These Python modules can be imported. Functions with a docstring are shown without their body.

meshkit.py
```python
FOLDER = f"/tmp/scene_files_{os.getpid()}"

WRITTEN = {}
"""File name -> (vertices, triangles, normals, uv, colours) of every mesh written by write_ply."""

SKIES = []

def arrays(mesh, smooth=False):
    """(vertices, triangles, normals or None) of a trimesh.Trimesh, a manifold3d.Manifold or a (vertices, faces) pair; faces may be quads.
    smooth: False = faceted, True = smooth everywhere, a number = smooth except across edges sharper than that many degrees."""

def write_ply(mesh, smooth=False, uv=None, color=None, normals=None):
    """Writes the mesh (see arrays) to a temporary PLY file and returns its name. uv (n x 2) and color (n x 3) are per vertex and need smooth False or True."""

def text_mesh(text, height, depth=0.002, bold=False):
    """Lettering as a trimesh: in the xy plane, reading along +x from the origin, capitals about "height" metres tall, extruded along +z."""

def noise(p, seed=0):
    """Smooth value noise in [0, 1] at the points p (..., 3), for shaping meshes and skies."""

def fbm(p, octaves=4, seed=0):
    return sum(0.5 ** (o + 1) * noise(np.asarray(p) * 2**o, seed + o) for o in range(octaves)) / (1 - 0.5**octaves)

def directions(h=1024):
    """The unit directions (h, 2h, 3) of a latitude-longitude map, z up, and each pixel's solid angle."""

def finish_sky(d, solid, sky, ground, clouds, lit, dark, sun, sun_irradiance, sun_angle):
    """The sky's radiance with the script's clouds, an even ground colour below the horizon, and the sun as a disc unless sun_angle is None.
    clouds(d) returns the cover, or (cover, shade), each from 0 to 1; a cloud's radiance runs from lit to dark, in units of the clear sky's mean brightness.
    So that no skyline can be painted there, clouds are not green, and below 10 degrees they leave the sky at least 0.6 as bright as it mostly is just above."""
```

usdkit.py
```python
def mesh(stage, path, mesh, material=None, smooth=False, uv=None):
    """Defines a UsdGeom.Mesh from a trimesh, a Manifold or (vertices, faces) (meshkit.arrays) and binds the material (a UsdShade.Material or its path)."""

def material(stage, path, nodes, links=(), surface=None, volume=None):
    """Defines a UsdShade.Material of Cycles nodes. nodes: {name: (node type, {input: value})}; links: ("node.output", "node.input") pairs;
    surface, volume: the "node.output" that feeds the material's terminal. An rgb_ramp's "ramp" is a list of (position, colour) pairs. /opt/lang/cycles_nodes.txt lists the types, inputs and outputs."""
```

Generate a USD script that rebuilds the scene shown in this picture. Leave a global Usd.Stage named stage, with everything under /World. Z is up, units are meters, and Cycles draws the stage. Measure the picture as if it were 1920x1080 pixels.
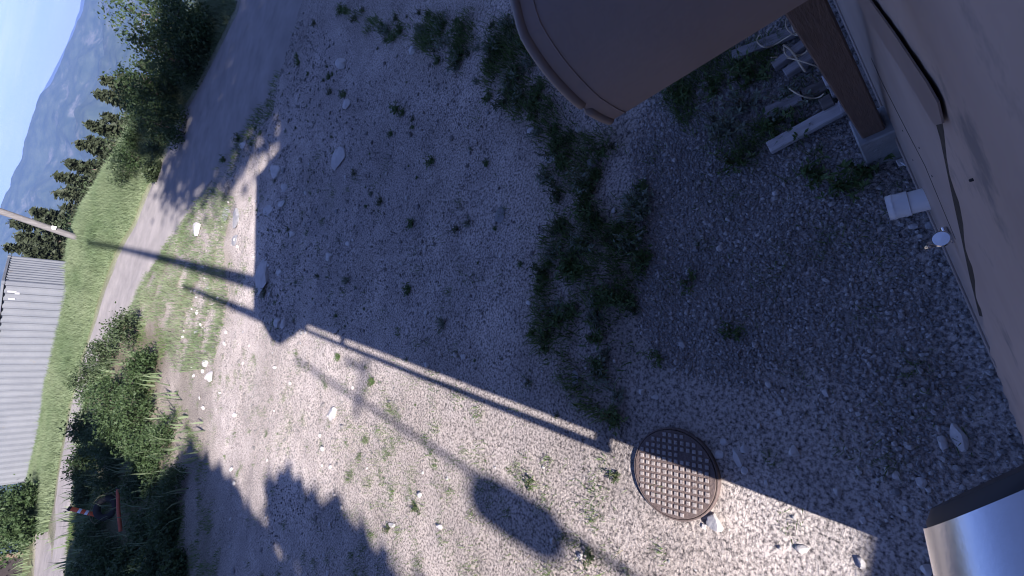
import math
import numpy as np
import trimesh
import shapely
from shapely.geometry import Polygon
from scipy.interpolate import RBFInterpolator, RectBivariateSpline
from scipy.spatial.transform import Rotation
from pxr import Usd, UsdGeom, UsdLux, UsdShade, Gf, Sdf, Vt
import usdkit
import meshkit

stage = Usd.Stage.CreateInMemory()
UsdGeom.SetStageUpAxis(stage, "Z")
UsdGeom.SetStageMetersPerUnit(stage, 1.0)
WORLD = UsdGeom.Xform.Define(stage, "/World")
stage.SetDefaultPrim(WORLD.GetPrim())

# ------------------------------------------------------------------ camera, sky, sun, exposure
EXPOSURE = 1.55
SKY_STRENGTH = 0.05
SUN_INTENSITY = 1.25
SUN_ELEV = math.radians(30.0)
SUN_TO = np.array([0.045, -1.0, 0.0]); SUN_TO /= np.linalg.norm(SUN_TO)
SUN_DIR = np.array([SUN_TO[0] * math.cos(SUN_ELEV), SUN_TO[1] * math.cos(SUN_ELEV), math.sin(SUN_ELEV)])

CAM_H, FOCAL = 3.4, 885.0                      # metres above the yard; focal length in pixels of a 1920 wide picture
_n = np.array([850, 170, FOCAL]); _n = _n / np.linalg.norm(_n)   # straight down, seen from the camera
_y = np.array([0, 0, 1.0]) - _n[2] * _n; _y /= np.linalg.norm(_y)
ROT = np.stack([np.cross(_y, -_n), _y, -_n])   # camera -> world (the camera lies on its side)
EYE = np.array([0, 0, CAM_H])
cam = UsdGeom.Camera.Define(stage, "/World/camera")
cam.CreateHorizontalApertureAttr(36.0); cam.CreateVerticalApertureAttr(20.25)
cam.CreateFocalLengthAttr(36.0 * FOCAL / 1920.0)
cam.CreateClippingRangeAttr((0.02, 40000.0))
cam.CreateExposureAttr(EXPOSURE)
cr, cu, cb = ROT @ [1, 0, 0], ROT @ [0, -1, 0], ROT @ [0, 0, -1]
cam.AddTransformOp().Set(Gf.Matrix4d(*cr, 0, *cu, 0, *cb, 0, *EYE, 1))

sky = UsdLux.DomeLight.Define(stage, "/World/sky")
usdkit.material(stage, "/World/Looks/sky_look", {
    "tc": ("texture_coordinate", {}),
    "map": ("mapping", {"scale": (3.0, 3.0, 34.0)}),
    "noise": ("noise_texture", {"scale": 1.6, "detail": 6.0, "roughness": 0.62, "distortion": 0.6}),
    "ramp": ("rgb_ramp", {"ramp": [(0.0, (.34, .34, .34)), (0.46, (.40, .40, .40)), (0.66, (0.85, 0.85, 0.85)), (1.0, (1, 1, 1))]}),
    "sep": ("separate_xyz", {}),
    "low": ("map_range", {"range_type": "smoothstep", "from_min": 0.02, "from_max": 0.16, "to_min": 1.0, "to_max": 0.06, "clamp": True}),
    "fac": ("math", {"math_type": "multiply"}),
    "sky": ("sky_texture", {"sky_type": "single_scattering", "sun_disc": False, "sun_elevation": SUN_ELEV,
                            "sun_rotation": math.atan2(SUN_TO[0], SUN_TO[1]), "altitude": 900.0, "air_density": 1.0, "aerosol_density": 0.6, "ozone_density": 3.0}),
    "mix": ("mix_color", {"b": (11.5, 12.0, 9.6), "use_clamp": False}),
    "wb": ("mix_color", {"blend_type": "multiply", "fac": 1.0, "b": (0.73, 0.76, 1.20), "use_clamp": False}),
    "bg": ("background_shader", {"strength": SKY_STRENGTH})},
    [("tc.generated", "map.vector"), ("map.vector", "noise.vector"), ("noise.fac", "ramp.fac"), ("tc.generated", "sep.vector"), ("sep.z", "low.value"),
     ("ramp.color", "fac.value1"), ("low.result", "fac.value2"), ("fac.value", "mix.fac"), ("sky.color", "mix.a"), ("mix.result", "wb.a"), ("wb.result", "bg.color")], surface="bg.background")
UsdShade.MaterialBindingAPI.Apply(sky.GetPrim()).Bind(UsdShade.Material.Get(stage, "/World/Looks/sky_look"))

sun = UsdLux.DistantLight.Define(stage, "/World/sun")
sun.CreateNormalizeAttr(True); sun.CreateIntensityAttr(SUN_INTENSITY); sun.CreateAngleAttr(0.53)
sun.CreateColorAttr(Gf.Vec3f(1.0, 0.925, 0.90))
_x = np.cross([0, 0, 1.0], SUN_DIR); _x /= np.linalg.norm(_x)
sun.AddTransformOp().Set(Gf.Matrix4d(*_x, 0, *np.cross(SUN_DIR, _x), 0, *SUN_DIR, 0, 0, 0, 0, 1))

# ------------------------------------------------------------------ helpers
RNG = np.random.default_rng(7)
_taken = {}


def numbered(parent, name):
    k = _taken.get((parent, name), 0); _taken[(parent, name)] = k + 1
    return f"{parent}/{name}" if k == 0 else f"{parent}/{name}_{k:03d}"


def describe(prim, label=None, category=None, group=None, kind=None):
    prim = prim.GetPrim() if hasattr(prim, "GetPrim") else prim
    for k, v in (("label", label), ("category", category), ("group", group), ("kind", kind)):
        if v:
            prim.SetCustomDataByKey(k, v)
    return prim


def obj(name, mesh, look, parent=None, smooth=False, colors=None, **data):
    """One Mesh prim under PARENT (a prim) or under /World."""
    path = numbered(str(parent.GetPath()) if parent else "/World", name)
    m = usdkit.mesh(stage, path, mesh, LOOK[look] if isinstance(look, str) else look, smooth=smooth)
    if colors is not None:
        UsdGeom.PrimvarsAPI(m).CreatePrimvar("tint", Sdf.ValueTypeNames.Color3fArray, "vertex").Set(Vt.Vec3fArray.FromNumpy(np.asarray(colors, np.float32)))
    describe(m, **data)
    return m.GetPrim()


def thing(name, loc=(0, 0, 0), rotz=0.0, scale=1.0, **data):
    x = UsdGeom.Xform.Define(stage, numbered("/World", name))
    x.AddTranslateOp().Set(Gf.Vec3d(*map(float, loc))); x.AddRotateZOp().Set(math.degrees(rotz)); x.AddScaleOp().Set(Gf.Vec3f(*map(float, np.broadcast_to(scale, 3))))
    return describe(x, **data)


def copy_of(first, name, loc, rotz=0.0, scale=1.0, **data):
    p = thing(name, loc, rotz, scale, **data)
    p.GetReferences().AddInternalReference(first.GetPath())
    p.SetInstanceable(True)
    return p


def cat(*ms):
    out_v, out_f, n = [], [], 0
    for m in ms:
        if m is None:
            continue
        if isinstance(m, (list,)):
            m = cat(*m)
        v, f = (np.asarray(m.vertices), np.asarray(m.faces)) if hasattr(m, "vertices") else (np.asarray(m[0], float), np.asarray(m[1], int))
        if f.shape[1] == 4:
            f = np.vstack([f[:, [0, 1, 2]], f[:, [0, 2, 3]]])
        out_v.append(v); out_f.append(f + n); n += len(v)
    return np.vstack(out_v), np.vstack(out_f)


def unit(v):
    v = np.asarray(v, float); return v / np.linalg.norm(v)


def box(c, size, axes=None, bevel=0.0):
    """A box with chamfered edges. axes: rows are its x, y, z directions."""
    sx, sy, sz = np.asarray(size, float) / 2
    b = min(bevel, sx * .9, sy * .9, sz * .9)
    if b <= 0:
        m = trimesh.creation.box([2 * sx, 2 * sy, 2 * sz]); v, f = np.array(m.vertices), np.array(m.faces)
    else:
        pts = []
        for a in (-1, 1):
            for e in (-1, 1):
                for g in (-1, 1):
                    pts += [(a * (sx - b), e * (sy - b), g * sz), (a * (sx - b), e * sy, g * (sz - b)), (a * sx, e * (sy - b), g * (sz - b))]
        m = trimesh.convex.convex_hull(np.array(pts)); v, f = np.array(m.vertices), np.array(m.faces)
    if axes is not None:
        v = v @ np.asarray(axes, float)
    return v + np.asarray(c, float), f


def tube(points, r, sides=8, cap=True):
    p = np.asarray(points, float); n = len(p)
    r = np.broadcast_to(r, (n,)).astype(float)
    t = np.gradient(p, axis=0); t /= np.linalg.norm(t, axis=1, keepdims=True) + 1e-12
    ref = np.array([0, 0, 1.0]) if abs(t[:, 2]).mean() < .9 else np.array([1.0, 0, 0])
    a = np.cross(t, ref); a /= np.linalg.norm(a, axis=1, keepdims=True) + 1e-12
    b = np.cross(t, a); ang = np.arange(sides) * 2 * np.pi / sides
    v = (p[:, None] + r[:, None, None] * (np.cos(ang)[None, :, None] * a[:, None] + np.sin(ang)[None, :, None] * b[:, None])).reshape(-1, 3)
    i, j = np.meshgrid(np.arange(n - 1), np.arange(sides), indexing="ij")
    q = np.stack([i * sides + j, (i + 1) * sides + j, (i + 1) * sides + (j + 1) % sides, i * sides + (j + 1) % sides], -1).reshape(-1, 4)
    f = [q[:, [0, 1, 2]], q[:, [0, 2, 3]]]
    if cap:
        k = np.arange(1, sides - 1)
        f.append(np.stack([np.zeros_like(k), k, k + 1], 1)); e = (n - 1) * sides
        f.append(np.stack([np.full_like(k, e), e + k + 1, e + k], 1))
    return v, np.vstack(f)


def lathe(profile, origin, axis, sides=24):
    """profile: (radius, distance along axis) pairs."""
    axis = unit(axis); ref = np.array([0, 0, 1.0]) if abs(axis[2]) < .9 else np.array([1.0, 0, 0])
    a = unit(np.cross(axis, ref)); b = np.cross(axis, a); ang = np.arange(sides) * 2 * np.pi / sides
    pr = np.asarray(profile, float); n = len(pr)
    v = (np.asarray(origin, float) + pr[:, None, 1:2] * axis + pr[:, None, 0:1] * (np.cos(ang)[None, :, None] * a + np.sin(ang)[None, :, None] * b)).reshape(-1, 3)
    i, j = np.meshgrid(np.arange(n - 1), np.arange(sides), indexing="ij")
    q = np.stack([i * sides + j, i * sides + (j + 1) % sides, (i + 1) * sides + (j + 1) % sides, (i + 1) * sides + j], -1).reshape(-1, 4)
    return v, np.vstack([q[:, [0, 1, 2]], q[:, [0, 2, 3]]])


def prism(poly2d, origin, ux, uy, depth):
    """Extrudes a polygon given in the (ux, uy) plane along their normal."""
    m = trimesh.creation.extrude_polygon(Polygon(poly2d), depth, engine="earcut")
    ux, uy = np.asarray(ux, float), np.asarray(uy, float)
    return np.asarray(m.vertices) @ np.stack([ux, uy, np.cross(ux, uy)]) + origin, np.asarray(m.faces)


def pebbles(pos, size, rng, flat=(.45, .85), sub=0, sink=.3):
    """Many small rough stones as one vertex and face array."""
    ico = trimesh.creation.icosphere(subdivisions=sub); bv, bf = np.array(ico.vertices), np.array(ico.faces)
    n = len(pos)
    s = np.stack([size * rng.uniform(.7, 1.25, n), size * rng.uniform(.55, 1.0, n), size * rng.uniform(*flat, n)], 1) * .5
    rot = Rotation.from_euler("zxy", np.stack([rng.uniform(0, 6.28, n), rng.normal(0, .35, n), rng.normal(0, .35, n)], 1)).as_matrix()
    v = bv[None] * (1 + rng.uniform(-.22, .22, (n, len(bv), 1))) * s[:, None]
    v = np.einsum("nij,nkj->nki", rot, v) + (pos + np.stack([0 * size, 0 * size, s[:, 2] * (1 - 2 * sink)], 1))[:, None]
    return v.reshape(-1, 3), (bf[None] + (np.arange(n) * len(bv))[:, None, None]).reshape(-1, 3)


def blades(pos, height, width, rng, lean=.45, seg=2, bias=(0, 0)):
    """Grass blades as one vertex and face array: tapering bent ribbons."""
    n = len(pos); az = rng.uniform(0, 6.283, n); d = np.stack([np.cos(az), np.sin(az), 0 * az], 1)
    face = rng.uniform(0, 6.283, n); w = np.stack([np.cos(face), np.sin(face), 0 * face], 1) * width[:, None] * .5
    out = rng.uniform(.1, 1, n) * lean * height; rows = []
    off = d * out[:, None] + np.array([bias[0], bias[1], 0]) * height[:, None]
    for k in range(seg):
        t = k / seg
        c = pos + off * t ** 1.8 + np.stack([0 * height, 0 * height, height * t * (1 - .18 * t)], 1)
        rows += [c - w * (1 - .45 * t), c + w * (1 - .45 * t)]
    rows.append(pos + off + np.stack([0 * height, 0 * height, height * .82], 1))
    v = np.stack(rows, 1); m = v.shape[1]; f = []
    for k in range(seg - 1):
        f += [[2 * k, 2 * k + 1, 2 * k + 3], [2 * k, 2 * k + 3, 2 * k + 2]]
    f.append([2 * seg - 2, 2 * seg - 1, 2 * seg])
    return v.reshape(-1, 3), (np.array(f)[None] + (np.arange(n) * m)[:, None, None]).reshape(-1, 3)


def leaves(pos, size, rng, normal=None, spread=1.0, slim=.5):
    """Folded four-cornered leaves as one vertex and face array."""
    n = len(pos); size = np.broadcast_to(size, (n,)) * rng.uniform(.45, 1.45, n)
    a = rng.normal(0, 1, (n, 3)); a /= np.linalg.norm(a, axis=1, keepdims=True)
    up = rng.normal(0, 1, (n, 3)) * spread + ([0, 0, 1.0] if normal is None else normal)
    b = np.cross(up, a); b /= np.linalg.norm(b, axis=1, keepdims=True) + 1e-9
    nn = np.cross(a, b)
    L, Wd = size[:, None], size[:, None] * slim
    v = np.stack([pos, pos + a * L * .5 + b * Wd * .5 + nn * Wd * .15, pos + a * L, pos + a * L * .5 - b * Wd * .5 + nn * Wd * .15], 1)
    f = np.array([[0, 1, 2], [0, 2, 3]])
    return v.reshape(-1, 3), (f[None] + (np.arange(n) * 4)[:, None, None]).reshape(-1, 3)


def ray(px, py):
    d = ROT @ np.array([px - 960, py - 540, FOCAL]); return d / np.linalg.norm(d)


def level(px, py, z=0.0):
    """Where the sight line through a point of the picture meets the height z."""
    d = ray(px, py); return EYE + d * (z - CAM_H) / d[2]


# ------------------------------------------------------------------ procedural looks
LOOK = {}


def look(name, base, vary=None, scale=6.0, detail=5.0, rough=.85, bump=0.0, bump_scale=60.0, metallic=0.0, island=0.0, translucent=0.0, spec=.3, tint=False, object_space=True, stretch=(1, 1, 1), dirt=None, span=(.3, .7)):
    """A principled look: base colour drifting to VARY with noise, random per island, with fine bump."""
    nodes = {"p": ("principled_bsdf", {"roughness": rough, "metallic": metallic, "specular_ior_level": spec}), "tc": ("texture_coordinate", {}), "geo": ("geometry", {}),
             "map": ("mapping", {"scale": stretch}), "n": ("noise_texture", {"scale": scale, "detail": detail, "roughness": .6}),
             "r": ("rgb_ramp", {"ramp": [(span[0], base), (span[1], vary or base)]})}
    links = [("geo.position" if not object_space else "tc.object", "map.vector"), ("map.vector", "n.vector"), ("n.fac", "r.fac")]
    color = "r.color"
    if tint:
        nodes["at"] = ("attribute", {"attribute": "tint"}); nodes["mt"] = ("mix_color", {"blend_type": "multiply", "fac": 1.0})
        links += [(color, "mt.a"), ("at.color", "mt.b")]; color = "mt.result"
    if dirt:
        nodes["n2"] = ("noise_texture", {"scale": dirt[1], "detail": 6.0, "roughness": .65}); nodes["dr"] = ("rgb_ramp", {"ramp": [(dirt[2], (0, 0, 0)), (dirt[2] + .12, (1, 1, 1))]})
        nodes["dm"] = ("mix_color", {"b": dirt[0]}); nodes["db"] = ("rgb_to_bw", {})
        links += [("map.vector", "n2.vector"), ("n2.fac", "dr.fac"), ("dr.color", "db.color"), ("db.val", "dm.fac"), (color, "dm.a")]; color = "dm.result"
    if island:
        nodes["hs"] = ("hsv", {}); nodes["vr"] = ("map_range", {"to_min": 1 - island, "to_max": 1 + island})
        nodes["wn"] = ("white_noise_texture", {"dimensions": "1D"}); nodes["sr"] = ("map_range", {"to_min": .55, "to_max": 1.3})
        nodes["hr"] = ("map_range", {"to_min": .488, "to_max": .512})
        links += [("geo.random_per_island", "vr.value"), ("vr.result", "hs.value"), ("geo.random_per_island", "wn.w"), ("wn.value", "sr.value"), ("sr.result", "hs.saturation"),
                  ("wn.value", "hr.value"), ("hr.result", "hs.hue"), (color, "hs.color")]; color = "hs.color"
    links.append((color, "p.base_color"))
    if bump:
        nodes["bn"] = ("noise_texture", {"scale": bump_scale, "detail": 5.0, "roughness": .65}); nodes["b"] = ("bump", {"strength": bump, "distance": .02})
        links += [("map.vector", "bn.vector"), ("bn.fac", "b.height"), ("b.normal", "p.normal")]
    surface = "p.BSDF"
    if translucent:
        nodes["t"] = ("translucent_bsdf", {}); nodes["m"] = ("mix_closure", {"fac": translucent})
        links += [(color, "t.color"), ("p.BSDF", "m.closure1"), ("t.BSDF", "m.closure2")]; surface = "m.closure"
    LOOK[name] = usdkit.material(stage, f"/World/Looks/{name}", nodes, links, surface=surface)


look("ground_look", (.16, .16, .18), (1.22, 1.21, 1.19), scale=44.0, detail=7.0, span=(.33, .58), rough=.95, bump=1.0, bump_scale=60.0, tint=True, object_space=False, spec=.15)
look("road_look", (.21, .195, .19), (.30, .275, .265), scale=1.4, detail=8.0, rough=.95, bump=.7, bump_scale=22.0, object_space=False, spec=.15)
look("gravel_look", (.40, .40, .41), (.62, .61, .62), scale=2.0, rough=.75, island=.62, object_space=False, spec=.4)
look("pebble_look", (.38, .355, .34), (.58, .55, .53), scale=2.0, rough=.8, island=.65, object_space=False)
look("stone_look", (.36, .35, .35), (.52, .50, .49), scale=9.0, rough=.85, bump=.5, bump_scale=30.0)
look("dark_stone_look", (.18, .18, .19), (.30, .30, .31), scale=9.0, rough=.85, bump=.5, bump_scale=30.0)
look("pale_stone_look", (.36, .345, .34), (.49, .47, .46), scale=9.0, rough=.85, bump=.5, bump_scale=30.0)
look("pale_chip_look", (.46, .45, .45), (.66, .64, .63), scale=2.0, rough=.8, island=.4, object_space=False)
look("rust_look", (.10, .075, .07), (.155, .118, .108), scale=18.0, rough=.8, bump=.5, bump_scale=90.0)
look("worn_iron_look", (.20, .175, .165), (.36, .325, .31), scale=40.0, rough=.7, bump=.3, bump_scale=120.0, dirt=((.14, .085, .065), 60.0, .56))
look("concrete_look", (.20, .21, .22), (.30, .31, .32), scale=5.0, rough=.9, bump=.4, bump_scale=40.0)
look("siding_look", (.27, .215, .19), (.35, .285, .25), scale=2.5, rough=.75, bump=.06, bump_scale=30.0, dirt=((.17, .15, .145), 5.0, .56))
look("skirt_look", (.26, .215, .195), (.31, .26, .235), scale=3.0, rough=.75, bump=.25, bump_scale=70.0, stretch=(1, 1, 1))
look("hood_look", (.235, .182, .162), (.285, .222, .198), scale=3.0, rough=.85, bump=.08, bump_scale=60.0, spec=.15, dirt=((.21, .18, .17), 9.0, .60))
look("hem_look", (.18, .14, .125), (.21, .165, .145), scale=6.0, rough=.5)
look("dark_gap_look", (.022, .018, .016), (.05, .042, .03), scale=40.0, rough=.9)
look("foam_look", (.25, .22, .10), (.12, .11, .06), scale=30.0, rough=.9)
look("steel_look", (.56, .56, .58), (.66, .66, .68), scale=9.0, rough=.27, metallic=1.0, dirt=((.40, .39, .38), 26.0, .66), bump=.04, bump_scale=200.0, stretch=(1, 1, 1))
look("chrome_look", (.65, .65, .66), (.75, .75, .76), rough=.15, metallic=1.0)
look("black_plastic_look", (.022, .022, .026), (.03, .03, .034), rough=.6)
look("rubber_look", (.02, .02, .02), (.035, .035, .035), rough=.85)
look("white_pipe_look", (.62, .62, .63), (.70, .70, .70), scale=8.0, rough=.45, dirt=((.45, .43, .40), 14.0, .62))
look("post_look", (.105, .075, .062), (.16, .115, .095), scale=7.0, rough=.85, bump=.5, bump_scale=14.0, stretch=(12, 12, 1))
look("plank_look", (.20, .19, .20), (.36, .34, .35), scale=5.0, rough=.9, bump=.5, bump_scale=14.0, stretch=(1.2, 14, 14))
look("pale_plank_look", (.36, .34, .35), (.52, .50, .50), scale=5.0, rough=.9, bump=.4, bump_scale=14.0, stretch=(1.2, 14, 14))
look("dark_plank_look", (.10, .09, .085), (.19, .17, .16), scale=5.0, rough=.9, bump=.5, bump_scale=14.0, stretch=(1.2, 14, 14))
look("twine_look", (.40, .33, .24), (.52, .44, .33), rough=.9)
look("scrap_look", (.62, .60, .60), (.75, .74, .74), rough=.6)
look("container_look", (.130, .139, .158), (.158, .167, .186), scale=1.2, rough=.5, dirt=((.16, .155, .15), 2.2, .64))
look("container_end_look", (.12, .13, .15), (.145, .155, .175), scale=1.2, rough=.55, dirt=((.11, .10, .10), 2.2, .60))
look("container_mark_look", (.35, .35, .36), rough=.6)
look("pole_look", (.12, .112, .112), (.20, .19, .19), scale=3.0, rough=.9, bump=.5, bump_scale=8.0, stretch=(6, 6, .5))
look("orange_look", (.62, .10, .035), (.70, .14, .05), scale=4.0, rough=.5)
look("rust_post_look", (.36, .085, .045), (.45, .12, .07), scale=4.0, rough=.7)
look("white_band_look", (.75, .75, .75), rough=.4)
look("cabin_board_look", (.12, .085, .065), (.17, .125, .095), scale=6.0, rough=.85, stretch=(1, 8, 8))
look("cabin_wall_look", (.025, .02, .022), (.04, .032, .034), rough=.9)
look("roof_look", (.10, .09, .09), (.14, .13, .13), rough=.9)
look("bark_look", (.11, .085, .07), (.18, .145, .12), scale=4.0, rough=.95, bump=.6, bump_scale=12.0, stretch=(6, 6, 1))
look("needle_look", (.040, .055, .030), (.075, .092, .048), scale=1.5, rough=.7, island=.35, translucent=.12)
look("leaf_look", (.055, .10, .035), (.10, .155, .06), scale=1.2, rough=.55, island=.35, translucent=.3)
look("weed_leaf_look", (.10, .18, .06), (.19, .28, .105), scale=2.0, rough=.5, island=.35, translucent=.3)
look("pale_leaf_look", (.22, .27, .21), (.32, .38, .30), scale=2.0, rough=.6, island=.3, translucent=.25)
look("shrub_leaf_look", (.065, .105, .045), (.125, .165, .08), scale=1.5, rough=.5, island=.35, translucent=.3)
look("stem_look", (.10, .10, .05), (.16, .14, .08), rough=.8)
look("bank_grass_look", (.20, .285, .14), (.34, .41, .24), scale=.5, rough=.6, island=.35, translucent=.35, object_space=False)
look("yard_grass_look", (.115, .20, .055), (.20, .29, .095), scale=1.2, rough=.6, island=.35, translucent=.3, object_space=False)
look("dry_grass_look", (.23, .21, .11), (.32, .29, .17), scale=1.2, rough=.7, island=.3, translucent=.3, object_space=False)
look("mountain_look", (.022, .036, .022), (.065, .082, .052), scale=.012, detail=9.0, rough=.95, object_space=False, spec=.05, dirt=((.115, .115, .105), .0060, .565), bump=0)
look("far_mountain_look", (.05, .06, .05), (.06, .07, .06), scale=.002, rough=1.0, object_space=False, spec=.0)

# ------------------------------------------------------------------ terrain
# control points (x, y, z): the level yard, the road climbing to the left, the grass bank beyond it, the drop into the valley
CP = [(x, y, 0.0) for x in (-4, -2, 0, 2, 4, 7) for y in (-8, -3, 0, 3, 6, 9, 12)]
CP += [(-6, 0, 0), (-7, 4, .02), (-8, -6, 0), (-6, 8, .05), (-3, 15, 0), (0, 17, 0), (3, 15, 0), (4.5, 12, 0), (6, 15, 0), (10, 5, 0), (10, -8, 0), (14, 0, 0), (8, 18, -.02), (5.6, 20.5, 0.02)]
CP += [(-1.2, 22, .22), (1.5, 21, .08), (-2.3, 21.7, .34), (-3.85, 22.6, .54), (-7.5, 25.5, .88), (-8.9, 24.6, 1.0), (-11, 22.2, 1.09), (-12, 19.5, 1.15), (-12.5, 15, 1.1), (-13, 8, .9)]
CP += [(3.7, 23.0, .14), (2.3, 24.2, .24), (-.5, 25.8, .48), (-2.1, 27.7, .68), (-5.3, 29.2, .85), (-7.4, 29.9, .93), (-9.7, 30.2, 1.0), (-12.7, 28.6, 1.09), (-14.9, 28, 1.1), (-16.5, 24, 1.15), (-17, 18, 1.15)]
CP += [(-5, 16.5, .15), (-6, 13, .1), (-8, 18, .55), (-10, 14.5, .45), (-8.5, 12, .2), (-6.5, 20.5, .6), (-9.5, 21, .85)]
CREST = [(8.2, 21.2, .12), (7.35, 23.9, .28), (5.2, 26.0, .55), (3.7, 26.8, .95), (1.76, 28.95, 1.40), (.15, 31.0, 1.80), (-2.0, 32.4, 1.85), (-3.9, 31.7, 1.6)]
CP += CREST + [(3.2, 30.5, .4), (1.6, 32.2, .7), (.2, 34.5, 1.0), (-2.4, 36, 1.3), (-8, 33.0, 1.5), (-12, 34.5, 1.4), (-16, 36, 1.3), (-15, 32, 1.25)]
CP += [(-3.5, 36.5, 1.45), (-9, 38.5, 1.4), (-16.5, 40.5, 1.25), (-18, 31, 1.2), (-22, 36, 1.2), (-24, 28, 1.2), (-22, 20, 1.2), (-22, 8, 1.0), (-20, -8, .5), (-32, 36, 1.0), (-34, 20, 1.0), (-30, 0, .8), (-28, 45, .6)]
CP += [(8, 27.5, -.2), (5.5, 29, -.2), (7, 32, -.9), (5, 37, -2.0), (1, 41, -1.6), (-5, 45, -.8), (-14, 47, -.6), (14, 24, -.3), (16, 33, -3), (10, 42, -5), (0, 52, -7), (-14, 58, -7), (-30, 60, -6), (22, 12, 0), (24, 26, -3), (25, 45, -10)]
CP += [(x, 80, -22) for x in (-60, -30, 0, 30, 60)] + [(x, 115, -42) for x in (-60, -20, 20, 60)] + [(50, 20, -6), (60, 45, -20), (40, -20, 0), (-60, 0, 1), (-60, 40, -2), (-30, -40, 0), (0, -40, 0), (30, -40, 0), (60, -40, 0), (-60, -40, 0), (0, -15, 0), (-12, -18, 0), (12, -18, 0)]
CP = np.array(CP, float)
_rbf = RBFInterpolator(CP[:, :2], CP[:, 2], kernel="linear", smoothing=.02, neighbors=40)
_gx, _gy = np.arange(-60, 60.1, .5), np.arange(-40, 115.1, .5)
_gz = _rbf(np.stack(np.meshgrid(_gx, _gy, indexing="ij"), -1).reshape(-1, 2)).reshape(len(_gx), len(_gy))
from scipy.ndimage import gaussian_filter
_gz = gaussian_filter(_gz, 1.2)
_spl = RectBivariateSpline(_gx, _gy, _gz, kx=2, ky=2)


def base_z(x, y):
    x, y = np.asarray(x, float), np.asarray(y, float)
    xc, yc = np.clip(x, -60, 60), np.clip(y, -40, 115)
    z = _spl.ev(xc, yc)
    d = np.hypot(x - xc, y - yc)
    w = np.clip((y + 200) / 400, 0, 1); w = w * w * (3 - 2 * w)
    return z - w * 560 * (1 - np.exp(-d / 750.0))


def hit(px, py, far=140.0):
    """Where the sight line through a point of the picture meets the terrain."""
    d = ray(px, py); t = np.arange(.5, far, .04); p = EYE + t[:, None] * d
    below = np.nonzero(p[:, 2] < base_z(p[:, 0], p[:, 1]))[0]
    return p[below[0]] if len(below) else p[-1]


def ground_poly(pixels):
    return Polygon([hit(*p)[:2] for p in pixels]).buffer(0)


ROAD = Polygon([hit(*p)[:2] for p in [(440, 20), (400, 100), (330, 230), (300, 300), (250, 420), (215, 480), (175, 600), (150, 680), (130, 760), (105, 900), (98, 960), (100, 1000), (92, 1075), (86, 1130),
                                      (112, 1130), (118, 1080), (130, 950), (146, 800), (162, 720), (235, 590), (270, 520), (330, 430), (385, 350), (430, 290), (490, 200), (540, 90), (560, 20)]]).buffer(.4).buffer(-.4)
ROAD_END = Polygon([tuple(hit(440, 20)[:2]), tuple(hit(560, 20)[:2]), (14, 4), (22, 6), (20, 12)])
ROAD = shapely.union_all([ROAD, ROAD_END]).buffer(.5).buffer(-.5)
SIDE_PATH = Polygon([hit(*p)[:2] for p in [(60, 930), (66, 1000), (62, 1075), (62, 1110), (92, 1110), (92, 1060), (86, 1010), (74, 950), (68, 930)]]).buffer(.2)


def smooth_inside(poly, x, y, width):
    """1 well inside the polygon, 0 outside, easing over WIDTH metres."""
    shapely.prepare(poly)
    pts = shapely.points(x, y); inside = shapely.contains(poly, pts)
    near = np.ones(len(x)) * 9.0
    d = shapely.distance(poly.boundary, pts)
    s = np.where(inside, d, -d) / width
    return np.clip(s * .5 + .5, 0, 1)


def n2(x, y, scale, seed=0, octaves=4):
    return meshkit.fbm(np.stack([x * scale, y * scale, 0 * x + seed * 3.7], -1), octaves, seed)


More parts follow.
